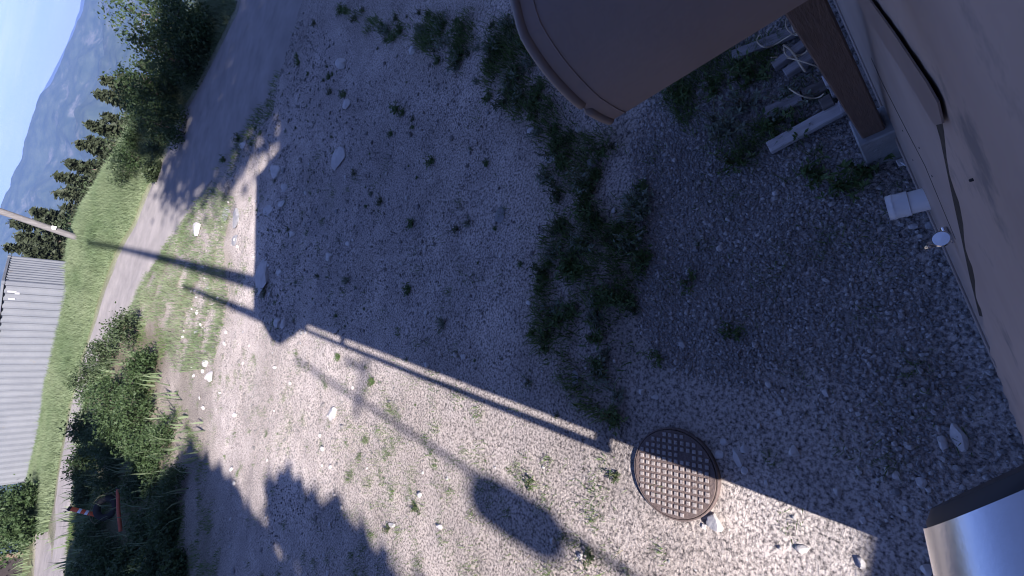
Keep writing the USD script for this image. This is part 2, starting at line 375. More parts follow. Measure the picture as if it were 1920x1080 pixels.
def relief(x, y):
    near = np.exp(-((np.maximum(0, np.hypot(x, y) - 14) / 10) ** 2))
    return near * ((n2(x, y, 1.3, 1) - .5) * .07 + (n2(x, y, 7.0, 2) - .5) * .030) + (1 - near) * (n2(x, y, .7, 3) - .5) * .12


def axis_steps(lo, hi, fine, lo_mid, hi_mid, mid, far, ratio=1.16):
    a = [np.arange(lo, hi, fine), np.arange(hi, hi_mid, mid), np.arange(lo, lo_mid, -mid)[1:]]
    for end, sgn in ((hi_mid, 1), (lo_mid, -1)):
        s, x = mid, end
        while abs(x) < far:
            a.append(np.array([x])); s *= ratio; x += sgn * s
    return np.unique(np.round(np.concatenate(a), 4))


MARGIN = ROAD.buffer(1.2)
ZONE = {
    "bank": Polygon([hit(*p)[:2] for p in [(440, 20), (400, 100), (330, 230), (300, 300), (250, 420), (215, 480), (175, 600), (150, 680), (130, 760), (105, 900), (95, 960), (84, 1010)]]
                    + [(-16.6, 31.5), (-16.8, 36.8), (-10, 34.1), (-4.3, 31.7)] + [(x, y + .5) for x, y, _ in CREST[::-1][1:]]).buffer(.05),
    "gravel": ground_poly([(1300, 20), (1180, 260), (1190, 420), (1200, 620), (1270, 700), (1480, 760), (1560, 830), (1650, 1000), (1760, 1000), (1920, 900), (1900, 700), (1800, 500), (1745, 380), (1650, 200), (1560, 20)]),
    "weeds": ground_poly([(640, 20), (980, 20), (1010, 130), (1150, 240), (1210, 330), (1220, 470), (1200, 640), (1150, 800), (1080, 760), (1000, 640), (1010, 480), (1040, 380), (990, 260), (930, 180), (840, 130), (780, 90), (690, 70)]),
    "verge": ground_poly([(335, 425), (272, 520), (237, 590), (200, 640), (300, 600), (330, 700), (400, 690), (430, 560), (420, 460), (440, 370), (395, 350)]),
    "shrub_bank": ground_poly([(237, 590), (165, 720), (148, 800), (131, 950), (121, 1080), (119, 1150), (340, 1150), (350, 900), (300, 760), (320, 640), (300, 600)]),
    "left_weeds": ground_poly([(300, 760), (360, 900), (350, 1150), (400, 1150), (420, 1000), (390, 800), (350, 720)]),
    "dirt": ground_poly([(500, 330), (640, 280), (780, 250), (960, 300), (1010, 480), (1120, 800), (900, 740), (560, 620), (490, 560)]),  # bare dirt lying in the house shadow; its darker tone paints in that shade
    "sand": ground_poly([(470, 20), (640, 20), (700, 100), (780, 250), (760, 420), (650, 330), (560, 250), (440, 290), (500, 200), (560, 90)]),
}

xs = axis_steps(-5.5, 4.6, .06, -34, 16, .28, 12000)
ys = axis_steps(-.6, 12.5, .06, -9, 46, .28, 12000)
X, Y = np.meshgrid(xs, ys, indexing="ij"); xf, yf = X.ravel(), Y.ravel()
near = (np.abs(xf) < 60) & (yf > -40) & (yf < 115)
z = base_z(xf, yf); z[near] += relief(xf[near], yf[near]); z[~near] += (n2(xf[~near], yf[~near], .01, 4) - .5) * 8 * np.clip(np.hypot(xf[~near], yf[~near]) / 400, 0, 1)
inr = np.zeros(len(xf)); inr[near] = np.maximum(smooth_inside(ROAD, xf[near], yf[near], .5), smooth_inside(SIDE_PATH, xf[near], yf[near], .4))
z -= .10 * inr
wallside = (yf < 20)
col = np.tile(np.array([.44, .39, .36]), (len(xf), 1))          # dusty packed gravel
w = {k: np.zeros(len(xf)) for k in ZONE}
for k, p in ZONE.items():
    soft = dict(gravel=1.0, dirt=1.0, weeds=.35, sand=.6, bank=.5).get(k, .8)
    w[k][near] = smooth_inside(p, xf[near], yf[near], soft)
patchy = np.zeros(len(xf)); patchy[near] = n2(xf[near], yf[near], 1.7, 5)


def blend(c, a):
    global col
    a = np.clip(a, 0, 1)[:, None]; col = col * (1 - a) + np.array(c) * a


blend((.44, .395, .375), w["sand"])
nr = np.zeros(len(xf)); nr[near] = smooth_inside(ROAD.buffer(1.0), xf[near], yf[near], 1.2)
blend((.29, .265, .255), nr * .8)
blend((.33, .30, .29), w["dirt"] * np.clip(.55 + (patchy - .4) * 2, 0, 1))  # dirt colour darkened to deepen the house shade over it
blend((.33, .325, .33), w["gravel"] * .9)
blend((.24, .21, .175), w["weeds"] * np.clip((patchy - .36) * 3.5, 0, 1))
blend((.20, .18, .12), w["verge"] * np.clip((patchy - .35) * 3, 0, 1))
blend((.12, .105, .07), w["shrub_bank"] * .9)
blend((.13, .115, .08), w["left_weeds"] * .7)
blend((.15, .19, .085), w["bank"])
green = np.clip((n2(xf, yf, .12, 8) - .2) * 2, 0, 1)
outside = ~((xf > -9) & (xf < 9) & (yf > -6) & (yf < 24))
fading = np.clip((np.maximum(np.maximum(-6 - xf, xf - 7), np.maximum(-4 - yf, yf - 22))) / 4, 0, 1)
blend((.10, .115, .05), fading * (.5 + .5 * green) * (1 - inr))
dirt = np.zeros(len(xf)); dirt[near] = n2(xf[near], yf[near], 5.0, 9)
broad = np.full(len(xf), .5); broad[near] = n2(xf[near], yf[near], .55, 71)
col = np.clip(col * (.72 + .56 * dirt[:, None]) * np.clip(.42 + 1.15 * broad[:, None], .5, 1.25), .02, .7)
i, j = np.meshgrid(np.arange(len(xs) - 1), np.arange(len(ys) - 1), indexing="ij"); q = i * len(ys) + j
gf = np.concatenate([np.stack([q, q + len(ys), q + len(ys) + 1], -1).reshape(-1, 3), np.stack([q, q + len(ys) + 1, q + 1], -1).reshape(-1, 3)])
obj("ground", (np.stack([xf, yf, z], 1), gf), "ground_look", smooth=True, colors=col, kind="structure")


def ground_z(x, y):
    x, y = np.atleast_1d(np.asarray(x, float)), np.atleast_1d(np.asarray(y, float))
    k = np.maximum(smooth_inside(ROAD, x, y, .5), smooth_inside(SIDE_PATH, x, y, .4))
    return base_z(x, y) + relief(x, y) - .10 * k


def sheet(poly, step, rise):
    """A flat-lying sheet over the terrain, its rim dipping into the ground."""
    x0, y0, x1, y1 = poly.bounds
    a, b = np.arange(x0 - step, x1 + step, step), np.arange(y0 - step, y1 + step, step)
    A, B = np.meshgrid(a, b, indexing="ij"); p, r = A.ravel(), B.ravel()
    s = smooth_inside(poly, p, r, .45)
    rut = (n2(p, r, .8, 21) - .5) * .07 + (n2(p, r, 4.0, 22) - .5) * .03
    zz = base_z(p, r) - .16 + rise * s + rut * s
    i, j = np.meshgrid(np.arange(len(a) - 1), np.arange(len(b) - 1), indexing="ij"); q = (i * len(b) + j).ravel()
    keep = np.minimum.reduce([s[q], s[q + 1], s[q + len(b)], s[q + len(b) + 1]]) > .02; q = q[keep]
    f = np.concatenate([np.stack([q, q + len(b), q + len(b) + 1], -1), np.stack([q, q + len(b) + 1, q + 1], -1)])
    used = np.unique(f); back = np.zeros(len(p), int); back[used] = np.arange(len(used))
    return np.stack([p, r, zz], 1)[used], back[f]


obj("road", sheet(ROAD, .16, .14), "road_look", smooth=True, kind="structure")
obj("path", sheet(SIDE_PATH, .16, .15), "road_look", smooth=True, kind="structure")

# mountains across the valley: ridge lines by compass direction (degrees right of straight ahead) and elevation


def ridge_from_pixels(pixels, left, right):
    rows = []
    for p in pixels:
        d = ray(*p); rows.append((math.degrees(math.atan2(d[0], d[1])), math.degrees(math.asin(d[2]))))
    rows = np.array(sorted(rows))
    return np.concatenate([left, rows, right])


def mountain(name, table, R, base_r, base_h, amp, look_name, seed, az=(-80, 85), na=520, nr=90):
    a = np.linspace(*az, na); top = np.interp(a, table[:, 0], table[:, 1])
    s = np.linspace(0, 1.25, nr)
    A, S = np.meshgrid(a, s, indexing="ij"); T = np.repeat(top[:, None], nr, 1)
    r = base_r + (R - base_r) * S
    zr = CAM_H + R * np.tan(np.radians(T))
    up = np.where(S <= 1, np.clip(S, 0, 1) ** .85, 1 - (S - 1) * 1.6)
    h = base_h + (zr - base_h) * up
    x, y = r * np.sin(np.radians(A)), r * np.cos(np.radians(A))
    n = (meshkit.fbm(np.stack([x / 900, y / 900, 0 * x], -1), 6, seed) - .5) + .5 * np.abs(meshkit.fbm(np.stack([A / 6.0, S * 1.5, 0 * x], -1), 4, seed + 3) - .5)
    h = h + amp * n * np.sin(np.clip(S, 0, 1) * np.pi) ** .7 + amp * .05 * (meshkit.fbm(np.stack([x / 60, y / 60, 0 * x], -1), 2, seed + 5) - .5)
    i, j = np.meshgrid(np.arange(na - 1), np.arange(nr - 1), indexing="ij"); q = (i * nr + j).ravel()
    f = np.concatenate([np.stack([q, q + nr + 1, q + nr], -1), np.stack([q, q + 1, q + nr + 1], -1)])
    obj(name, (np.stack([x, y, h], -1).reshape(-1, 3), f), look_name, smooth=True, kind="structure")


RIDGE = [(150, 35), (122, 94), (100, 148), (76, 179), (63, 213), (54, 242), (37, 305), (15, 353), (2, 390)]
mountain("mountain", ridge_from_pixels(RIDGE, [(-80, 4.2), (-40, 4.5), (-25, 4.4)], [(45, -1.2), (60, -.5), (85, .6)]), 5200, 2200, -560, 420, "mountain_look", 11)
FAR_RIDGE = [(148, 25), (126, 80), (111, 110), (91, 150), (72, 182)]
mountain("mountain", ridge_from_pixels(FAR_RIDGE, [(-80, 1.6), (-20, 2.2)], [(50, .2), (65, 1.0), (85, 1.6)]), 10500, 7000, -560, 400, "far_mountain_look", 31, na=260, nr=40)

# ------------------------------------------------------------------ the house this camera hangs on
WU, WN = np.array([.9009, .434, 0]), np.array([-.434, .9009, 0])       # along the wall, and out of it
UP = np.array([0, 0, 1.0])


def wall_pt(u, n, zz):
    return WU * u + WN * n + UP * zz


def on_wall(px, py, n_):
    d = ray(px, py); p_ = EYE + d * (n_ / (d @ WN)); return (p_ @ WU, p_[2])


house = thing("house", label="tan metal clad house whose wall fills the right edge of the picture", category="house")
CORNER_U = -1.06
# upper siding: ribbed sheet whose lower edge steps down to the left
low = [(-1.06, .22), (-.55, .24), (-.30, .28), (-.12, .42), (.02, .70), (.10, .88), (.191, 1.235), (.343, 2.01), (.412, 2.375), (.436, 2.36), (.588, 2.276), (.853, 2.079), (1.4, 1.75), (2.2, 1.45), (7.0, 1.2)]
cols = np.unique(np.concatenate([np.arange(-1.06, 2.4, .0125), np.arange(2.4, 7.01, .05), [p[0] for p in low]]))
zlow = np.interp(cols, [p[0] for p in low], [p[1] for p in low])
rib = .0035 * np.cos(cols * 2 * np.pi / .076)
sv, sf = [], []
for k, (u, zl, rb) in enumerate(zip(cols, zlow, rib)):
    for n_, z_ in ((-.100 + rb, zl), (-.100 + rb * .12, zl + .05), (-.100, 5.75), (-.104, 5.75), (-.1045 + rb, zl)):
        sv.append(wall_pt(u, n_, z_))
m = 5
for k in range(len(cols) - 1):
    for e in range(m):
        a, b = k * m + e, k * m + (e + 1) % m
        sf += [[a, a + m, b + m], [a, b + m, b]]
siding = obj("siding", (np.array(sv), np.array(sf)), "siding_look", house, smooth=35)
obj("skirt_board", box(wall_pt(2.97, -.134, 1.45), (8.06, .022, 2.42), [WU, WN, UP], .003), "skirt_look", house)
obj("bottom_trim", box(wall_pt(2.97, -.1185, .262), (8.06, .009, .09), [WU, WN, UP], .002), "skirt_look", house)
foundation = obj("foundation", box(wall_pt(2.97, -.30, .05), (8.0, .28, .5), [WU, WN, UP], .01), "concrete_look", house)
# a loose flashing above the skirt, with the shaded gap painted as a strip
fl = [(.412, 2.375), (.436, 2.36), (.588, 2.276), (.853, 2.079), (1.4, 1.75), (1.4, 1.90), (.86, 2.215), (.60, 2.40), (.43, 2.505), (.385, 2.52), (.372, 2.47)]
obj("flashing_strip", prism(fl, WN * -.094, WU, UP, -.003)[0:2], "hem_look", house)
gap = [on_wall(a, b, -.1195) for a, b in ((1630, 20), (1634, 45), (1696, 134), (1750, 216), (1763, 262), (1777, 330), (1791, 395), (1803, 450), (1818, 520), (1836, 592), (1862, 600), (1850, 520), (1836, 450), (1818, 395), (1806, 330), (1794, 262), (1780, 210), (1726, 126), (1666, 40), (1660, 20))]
obj("gap_shade_strip", prism(gap, WN * -.1225, WU, UP, -.003)[0:2], "dark_gap_look", house)  # dark colour puts the shade of the gap into a thin strip
for a, b in ((1690, 88), (1757, 187), (1820, 338)):
    obj("screw", lathe([(0.0001, .002), (.0018, .002), (.0026, .0005), (.0026, -.003)], wall_pt(on_wall(a, b, -.0945)[0], -.0945, on_wall(a, b, -.0945)[1]), WN, 8), "black_plastic_look", house)
for a, b in ((1693, 245), (1724, 277), (1748, 330), (1712, 300)):
    obj("nail", lathe([(0.0001, .002), (.003, .002), (.005, -.001)], wall_pt(on_wall(a, b, -.123)[0], -.1230, on_wall(a, b, -.123)[1]), WN, 8), "black_plastic_look", house)
# a crack along the skirt where two boards meet
ck = [(1.35, 1.035), (1.229, 1.03), (.95, 1.16), (.724, 1.28), (.60, 1.22), (.47, 1.16), (.47, 1.154), (.60, 1.214), (.724, 1.274), (.95, 1.153), (1.229, 1.022), (1.35, 1.028)]
obj("board_joint", prism(ck, WN * -.1232, WU, UP, -.0015)[0:2], "dark_gap_look", house)
# side and back walls, roof with a deep eave (its shadow is the edge that crosses the yard)
B0, B1 = wall_pt(CORNER_U + .012, -.112, 0), wall_pt(7.0, -.112, 0)
BACK = -WN * 7.0
side = unit([.045, -1, 0])


def slab(poly, z0, z1):
    m = trimesh.creation.extrude_polygon(Polygon(poly), z1 - z0, engine="earcut"); return np.asarray(m.vertices) + [0, 0, z0], np.asarray(m.faces)


obj("side_wall", box((B0 + BACK * .5) + UP * 2.98 + WU * .07, (.14, 6.96, 5.54), [WU, WN, UP]), "siding_look", house)
obj("side_wall", box((B1 + BACK * .5) + UP * 2.98, (.14, 6.96, 5.54), [WU, WN, UP]), "siding_look", house)
obj("back_wall", box((B0 + B1) * .5 + BACK + UP * 2.98, (7.9, .14, 5.54), [WU, WN, UP]), "siding_look", house)
obj("front_wall", box((B0 + B1) * .5 - WN * .12 + UP * 4.2, (7.8, .14, 3.1), [WU, WN, UP]), "siding_look", house)
E0, E1, E2 = np.array([-1.40, -1.27]), np.array([-1.03, .03]), np.array([1.86, 1.60])
back0, back1 = (B0 + BACK * 1.06 - WU * .45)[:2], (wall_pt(2.6, -.1, 0) + BACK * 1.06)[:2]
roof = obj("roof", slab([E0, E1, E2, wall_pt(2.35, .35, 0)[:2], back1, back0], 5.86, 6.10), "roof_look", house)
obj("fascia", box(np.append((E1 + E2) / 2, 5.97), (np.linalg.norm(E2 - E1), .03, .30), [np.append(unit(E2 - E1), 0), np.append(unit([-(E2 - E1)[1], (E2 - E1)[0]]), 0), UP]), "hem_look", house)
obj("lower_roof", slab([wall_pt(2.36, .22, 0)[:2], wall_pt(8, .22, 0)[:2], (wall_pt(8, 0, 0) + BACK * 1.06)[:2], (wall_pt(2.36, 0, 0) + BACK * 1.06)[:2]], 5.0, 5.2), "roof_look", house)
# service conduit standing just off the side wall, and a flue and an aerial mast on the roof
cx, cy = wall_pt(CORNER_U - .16, -.25, 0)[:2]
conduit = obj("service_conduit", cat(tube([(cx, cy, 1.55), (cx - .01, cy, 3), (cx, cy, 5.5), (cx - .03, cy, 5.84)], .036), box((cx + .08, cy - .02, 4.25), (.22, .05, .06)), box((cx + .08, cy - .02, 1.6), (.22, .05, .06))), "concrete_look", house)
fx, fy = -1.03, -2.0
obj("flue", tube([(fx, fy, 6.0), (fx, fy, 8.2), (fx - .01, fy, 10.9)], [.12, .10, .075], 10), "dark_stone_look", house)
obj("mast", tube([(-.36, -2.6, 6.0), (-.35, -2.6, 12), (-.34, -2.6, 20.0)], [.17, .16, .12], 10), "pole_look", house)

# the curved hood over the doorway to the right
hood = thing("door_hood", label="brown curved sheet metal door hood with rolled front rim", category="awning")
prof = [(.603, 2.60), (.593, 2.645), (.589, 2.692), (.591, 2.728), (.598, 2.758), (.611, 2.796), (.63, 2.827), (.645, 2.845), (.659, 2.857), (.70, 2.866), (.80, 2.874), (1.0, 2.88), (1.25, 2.87), (1.5, 2.85), (1.62, 2.82), (1.68, 2.76), (1.70, 2.68), (1.70, 2.60)]
pv = np.array(prof); from scipy.interpolate import make_interp_spline
tt = np.concatenate([[0], np.cumsum(np.linalg.norm(np.diff(pv, axis=0), axis=1))])
pv = make_interp_spline(tt, pv, k=2)(np.linspace(0, tt[-1], 70))
N0, N1 = .371, -.094
outer = np.array([wall_pt(u, n_, zz) for n_ in (N0, N1) for u, zz in pv]); ctr = pv.mean(0)
nrm = np.stack([-np.gradient(pv[:, 1]), np.gradient(pv[:, 0])], 1); nrm /= np.linalg.norm(nrm, axis=1, keepdims=True)
pin = pv - nrm * .008
inner = np.array([wall_pt(u, n_, zz) for n_ in (N0, N1) for u, zz in pin]); K = len(pv); hf = []
for k in range(K - 1):
    o0, o1, b0, b1 = k, k + 1, K + k, K + k + 1
    for (a, b, c, d) in ((o0, o1, b1, b0), (2 * K + o0, 2 * K + b0, 2 * K + b1, 2 * K + o1), (o0, 2 * K + o0, 2 * K + o1, o1), (b0, b1, 2 * K + b1, 2 * K + b0)):
        hf += [[a, b, c], [a, c, d]]
for k in (0, K - 1):
    hf += [[k, K + k, 3 * K + k], [k, 3 * K + k, 2 * K + k]]
obj("shell", (np.vstack([outer, inner]), np.array(hf)), "hood_look", hood, smooth=35)
obj("rim", tube([wall_pt(u, N0, zz) for u, zz in pv - nrm * .004], .0105, 10), "hem_look", hood, smooth=50)
obj("seam", tube([wall_pt(u, N0 - .036, zz) for u, zz in pv + nrm * .0005], .0016, 6), "hood_look", hood)

# ------------------------------------------------------------------ things on and by the wall
lamp = thing("wall_lamp", label="brushed silver metal cylinder with dark end cap close to the wall, lower right corner", category="wall lamp")
lp = EYE + .50 * ray(1735, 990); R_L = .072
lu, ln, lz = lp @ WU, lp @ WN, lp[2]
axis = unit(-WU + WN * .11 + UP * .13)
o = wall_pt(lu, ln - R_L * .97, lz - R_L * .25)


def on_cylinder(px, py):
    """Nearest point of the lamp's shade on a sight line (or the closest approach)."""
    d = ray(px, py); dp = d - axis * (d @ axis); m_ = (EYE - o) - axis * ((EYE - o) @ axis)
    A_, B_, C_ = dp @ dp, 2 * dp @ m_, m_ @ m_ - R_L ** 2; D_ = max(B_ * B_ - 4 * A_ * C_, 0)
    return EYE + d * (-B_ - math.sqrt(D_)) / (2 * A_)


qa, qb, qc = on_cylinder(1738, 990), on_cylinder(1830, 955.4), on_cylinder(1917, 919)
cutn = unit(np.cross(qb - qa, qc - qa)); e1 = unit(np.cross(axis, UP)); e2 = np.cross(axis, e1); NG = 128
ang = np.arange(NG) * 2 * np.pi / NG; rad = np.cos(ang)[:, None] * e1 + np.sin(ang)[:, None] * e2


def cut_ring(r_, off):
    b = o + rad * r_; t_ = ((qa - b) @ cutn) / (axis @ cutn)
    return b + axis * (np.clip(t_, -.25, .25) + off)[:, None]


def skin(rings, close=False):
    v = np.vstack(rings); f = []
    for k in range(len(rings) - 1):
        for g in range(NG):
            a, b = k * NG + g, k * NG + (g + 1) % NG; f += [[a, b, b + NG], [a, b + NG, a + NG]]
    if close:
        v = np.vstack([v, rings[-1].mean(0)]); f += [[(len(rings) - 1) * NG + g, (len(rings) - 1) * NG + (g + 1) % NG, len(v) - 1] for g in range(NG)]
    return v, np.array(f)


far_end = o + axis * .42 + rad * R_L
obj("shade", skin([cut_ring(R_L - .0025, .001), cut_ring(R_L, 0.0), far_end, o + axis * .425 + rad * R_L * .97], True), "steel_look", lamp, smooth=40)
obj("end_cap", skin([cut_ring(R_L * .965, .010), cut_ring(R_L * .965, -.003), cut_ring(R_L * .90, -.010)], True), "black_plastic_look", lamp, smooth=30)
obj("bracket", box(o + axis * .2 - WN * .075, (.05, .05, .04), [WU, WN, UP], .004), "black_plastic_look", lamp)

pc = level(1702, 381, .52)
pipe = thing("vent_pipe", label="short white plastic pipe with a collar sticking out under the wall", category="pipe")
pn = pc @ WN; pu = pc @ WU
end = .365 - .12
o = wall_pt(pu - .015, -.14, .52)
pdir = unit(level(1664, 391, .52) - level(1745, 371, .52))
o = level(1745, 371, .52) - pdir * .1; plen = np.linalg.norm(level(1664, 391, .52) - o)
obj("tube", lathe([(.054, 0), (.054, plen - .075)], o, pdir, 32), "white_pipe_look", pipe, smooth=40)
obj("collar", lathe([(.0545, plen - .085), (.060, plen - .083), (.060, plen - .03), (.0625, plen - .026), (.0625, plen - .018), (.060, plen - .014), (.060, plen), (.052, plen), (.052, plen - .08)], o, pdir, 32), "white_pipe_look", pipe, smooth=35)
obj("inner_wall", lathe([(.051, plen - .002), (.051, plen - .3), (.0001, plen - .3)], o, pdir, 24), "dark_gap_look", pipe)

tap = thing("garden_tap", label="small shiny metal garden tap on the skirt board", category="tap")
tc = wall_pt(level(1785, 448, 1.05) @ WU, -.123, 1.05)
obj("body", cat(lathe([(.016, 0), (.016, .006), (.010, .008), (.010, .05), (.014, .055), (.014, .075), (.0001, .077)], tc, WN, 16)), "chrome_look", tap, smooth=40)
obj("spout", tube([tc + WN * .05, tc + WN * .075 - UP * .012, tc + WN * .085 - UP * .04, tc + WN * .088 - UP * .06], [.010, .010, .010, .011], 12), "chrome_look", tap, smooth=50)
obj("handle", cat(lathe([(.0001, .0), (.026, .002), (.030, .006), (.026, .011), (.0001, .013)], tc + WN * .03 + UP * .045 - WU * .0, UP + WN * .3, 20), tube([tc + WN * .03, tc + WN * .03 + UP * .048], .005, 8)), "chrome_look", tap, smooth=40)
obj("inlet", tube([tc + WU * .05 + WN * .012 - UP * .0, tc + WN * .012], .011, 10), "chrome_look", tap, smooth=50)

pier = thing("pier_block", label="square grey concrete pier block under the dark wooden post", category="pier block")
pb = np.array([1.235, .535])
obj("block", box((pb[0], pb[1], .14), (.165, .185, .50), [WU, WN, UP], .008), "concrete_look", pier)
post = thing("wooden_post", label="dark brown square wooden post standing on a concrete pier beside the wall", category="post")
p0, p1 = np.array([pb[0] - .005, pb[1] + .012, .392]), level(1523, 32, 1.7)
pd = unit(p1 - p0); pa = unit(WU - pd * (WU @ pd)); pbx = np.cross(pd, pa)
obj("shaft", box(p0 + pd * 1.18, (.105, .105, 2.36), [pa, pbx, pd], .006), "post_look", post)
obj("base_plate", box(p0 - pd * .002, (.12, .12, .006), [pa, pbx, pd]), "dark_stone_look", post)

scrap = obj("plastic_scrap", cat(*[box(np.array([1.135, .40, .07]) + RNG.normal(0, .022, 3), (.05, .035, .008), Rotation.from_euler("xyz", RNG.uniform(-1, 1, 3)).as_matrix(), .002) for _ in range(5)]), "scrap_look",
            label="crumpled white plastic scrap by the pier block and wall", category="scrap")


def plank(a, b, width, thick, zc, look_name, label, tilt=0.0, **kw):
    pa_, pb_ = level(*a, zc + thick), level(*b, zc + thick); d = unit(pb_ - pa_)
    yax = unit(np.cross(UP, d) * math.cos(tilt) + UP * math.sin(tilt)); L = np.linalg.norm(pb_ - pa_)
    v, f = box((0, 0, 0), (L, width, thick), None, .004)
    c = (pa_ + pb_) / 2 - UP * thick / 2
    t = thing("plank", c, math.atan2(d[1], d[0]), label=label, category="plank", **kw)
    obj("board", (v, f), look_name, t)
    return t


plank((1440, 276), (1596, 190), .085, .045, .03, "pale_plank_look", "pale grey loose plank lying on gravel, lowest of the scattered boards")
plank((1432, 212), (1506, 178), .085, .04, .02, "plank_look", "short grey board end poking out of weeds beside gravel")
plank((1500, 180), (1570, 145), .085, .04, .02, "dark_plank_look", "dark weathered board half hidden by weeds left of the post")
plank((1372, 103), (1500, 52), .075, .04, .03, "plank_look", "grey split plank lying just under the brown hood edge")
plank((1448, 122), (1530, 62), .055, .06, .05, "plank_look", "grooved grey timber, left one of the stacked pair under twine")
plank((1470, 136), (1555, 76), .06, .06, .05, "plank_look", "grooved grey timber, right one of the stacked pair under twine")
plank((1544, 152), (1566, 140), .08, .05, .08, "pale_plank_look", "small pale board end beside the wooden post")
plank((1556, 172), (1580, 160), .07, .05, .07, "plank_look", "small grey board end below the pale one beside the post")
plank((1538, 196), (1560, 184), .08, .05, .05, "dark_plank_look", "dim board end above the long pale plank near the post")
plank((1574, 200), (1612, 184), .09, .05, .10, "plank_look", "grey crosswise board end touching the foot of the post")

for k, (pts, label) in enumerate([
    ([(1478, 30), (1475, 52), (1492, 66), (1497, 56), (1486, 40), (1490, 60), (1512, 74), (1516, 92), (1500, 104), (1478, 106), (1470, 88)], "pale twine looped in a tangle beside the wooden post"),
    ([(1424, 66), (1420, 78), (1432, 88), (1452, 84), (1482, 66), (1500, 60), (1514, 78), (1512, 96), (1492, 104)], "pale cord in a wide arc over the split plank"),
    ([(1446, 108), (1470, 108), (1500, 114), (1540, 128)], "thin pale string lying straight across the stacked timbers"),
    ([(1468, 84), (1486, 98), (1500, 120), (1510, 134)], "short thick pale rope end across the stacked timbers"),
    ([(1480, 166), (1504, 180), (1528, 184), (1544, 176)], "curved thin pale wire in weeds above the long plank")]):
    p = np.array([level(a, b, .14 + .05 * math.sin(3.1 * q_ + k)) for q_, (a, b) in enumerate(pts)])
    s = make_interp_spline(np.arange(len(p)), p, k=2)(np.linspace(0, len(p) - 1, 12 * len(p)))
    obj("cord", tube(s, .0045 if k != 3 else .007, 6), "twine_look", smooth=60, label=label, category="cord")

# manhole cover on its ring
mc = level(1262, 888, .05); MR = .300
man = thing("manhole_cover", (mc[0], mc[1], -.014), math.atan2(*(level(1262, 820, 0) - level(1262, 960, 0))[[1, 0]]), label="round rusty iron manhole cover with raised square studs", category="manhole cover")
obj("ring", lathe([(MR + .012, -.12), (MR + .014, .050), (MR + .008, .058), (MR + .002, .058), (MR + .001, .03)], (0, 0, 0), UP, 72), "rust_look", man, smooth=35)
obj("plate", lathe([(MR - .003, -.02), (MR - .003, .060), (MR - .006, .063), (.0001, .063)], (0, 0, 0), UP, 72), "rust_look", man, smooth=35)
pitch = .0435; nst = 7
sx_, sz_ = .027, .007
for a in range(-nst, nst + 1):
    for b in range(-nst, nst + 1):
        x_, y_ = a * pitch, (b + .5) * pitch
        if math.hypot(abs(x_) + .012, abs(y_) + .012) < MR - .006 and not (a == 3 and b in (-2, -3)):
            v, f = box((x_ + RNG.normal(0, .0006), y_ + RNG.normal(0, .0006), .0665), (sx_ * RNG.uniform(.94, 1.04), sx_ * RNG.uniform(.94, 1.04), sz_), None, .0022)
            obj("stud", (v, f), "worn_iron_look", man)

# ------------------------------------------------------------------ container, pole, cabin and markers beyond the road
ca, cp_, CL, CW, CH = 2.75, -.04, 13.2, 2.6, 2.3
cu_ = np.array([math.cos(ca) * math.cos(cp_), math.sin(ca) * math.cos(cp_), math.sin(cp_)]); cv_ = np.array([math.sin(ca), -math.cos(ca), 0])
cw_ = np.cross(cv_, cu_); cw_ *= np.sign(cw_[2]); c0 = np.array([-4.25, 32.0, 1.76])
if np.dot(cv_, [0, 1, 0]) < 0:
    cv_ = -cv_
box_t = thing("shipping_container", label="long pale grey corrugated shipping container on the grass bank beyond the road", category="container")


def cpt(u, v, w_):
    return c0 + cu_ * u + cv_ * v + cw_ * w_


def corrugated(p_of, length, height, pitch_, depth, look_name, name, lab=None):
    n = int(round(length / pitch_)); e = length / n; prof_ = []
    for k in range(n):
        prof_ += [(k * e, 0), (k * e + .26 * e, 0), (k * e + .50 * e, depth), (k * e + .76 * e, depth)]
    prof_.append((length, 0)); v, f = [], []
    for s_, dd in prof_:
        v += [p_of(s_, dd, 0), p_of(s_, dd, height)]
    for k in range(len(prof_) - 1):
        f += [[2 * k, 2 * k + 2, 2 * k + 3], [2 * k, 2 * k + 3, 2 * k + 1]]
    obj(name, (np.array(v), np.array(f)), look_name, box_t, label=lab)


corrugated(lambda s_, dd, h_: cpt(.1 + s_, .02 + dd, .14 + h_), CL - .2, CH - .26, .42, .10, "container_look", "side_panel")
corrugated(lambda s_, dd, h_: cpt(.02 + dd, .1 + s_, .14 + h_), CW - .2, CH - .26, .24, .05, "container_end_look", "end_panel", "darker corrugated end panel")
corrugated(lambda s_, dd, h_: cpt(.1 + s_, CW - .02 - dd, .14 + h_), CL - .2, CH - .26, .60, .045, "container_look", "side_panel")
axes_c = [cu_, cv_, cw_]
obj("roof_panel", box(cpt(CL / 2, CW / 2, CH - .03), (CL - .05, CW - .05, .03), axes_c), "container_look", box_t)
obj("door_panel", box(cpt(CL - .03, CW / 2, CH / 2), (.05, CW - .1, CH - .1), axes_c), "container_end_look", box_t)
for uu in (.055, CL - .055):
    for vv in (.055, CW - .055):
        obj("corner_post", box(cpt(uu, vv, CH / 2), (.11, .11, CH - .24), axes_c, .008), "container_look", box_t)
        for ww in (.06, CH - .06):
            cc = obj("corner_casting", box(cpt(uu, vv, ww), (.17, .165, .12), axes_c, .01), "container_end_look", box_t)
for vv in (.04, CW - .04):
    obj("top_rail", box(cpt(CL / 2, vv, CH - .05), (CL - .36, .08, .09), axes_c, .008), "container_look", box_t)
    obj("bottom_rail", box(cpt(CL / 2, vv, .07), (CL - .36, .08, .13), axes_c, .008), "container_look", box_t)
for ww in (.07, CH - .05):
    obj("end_rail", box(cpt(.05, CW / 2, ww), (.08, CW - .36, .10), axes_c, .008), "container_end_look", box_t)
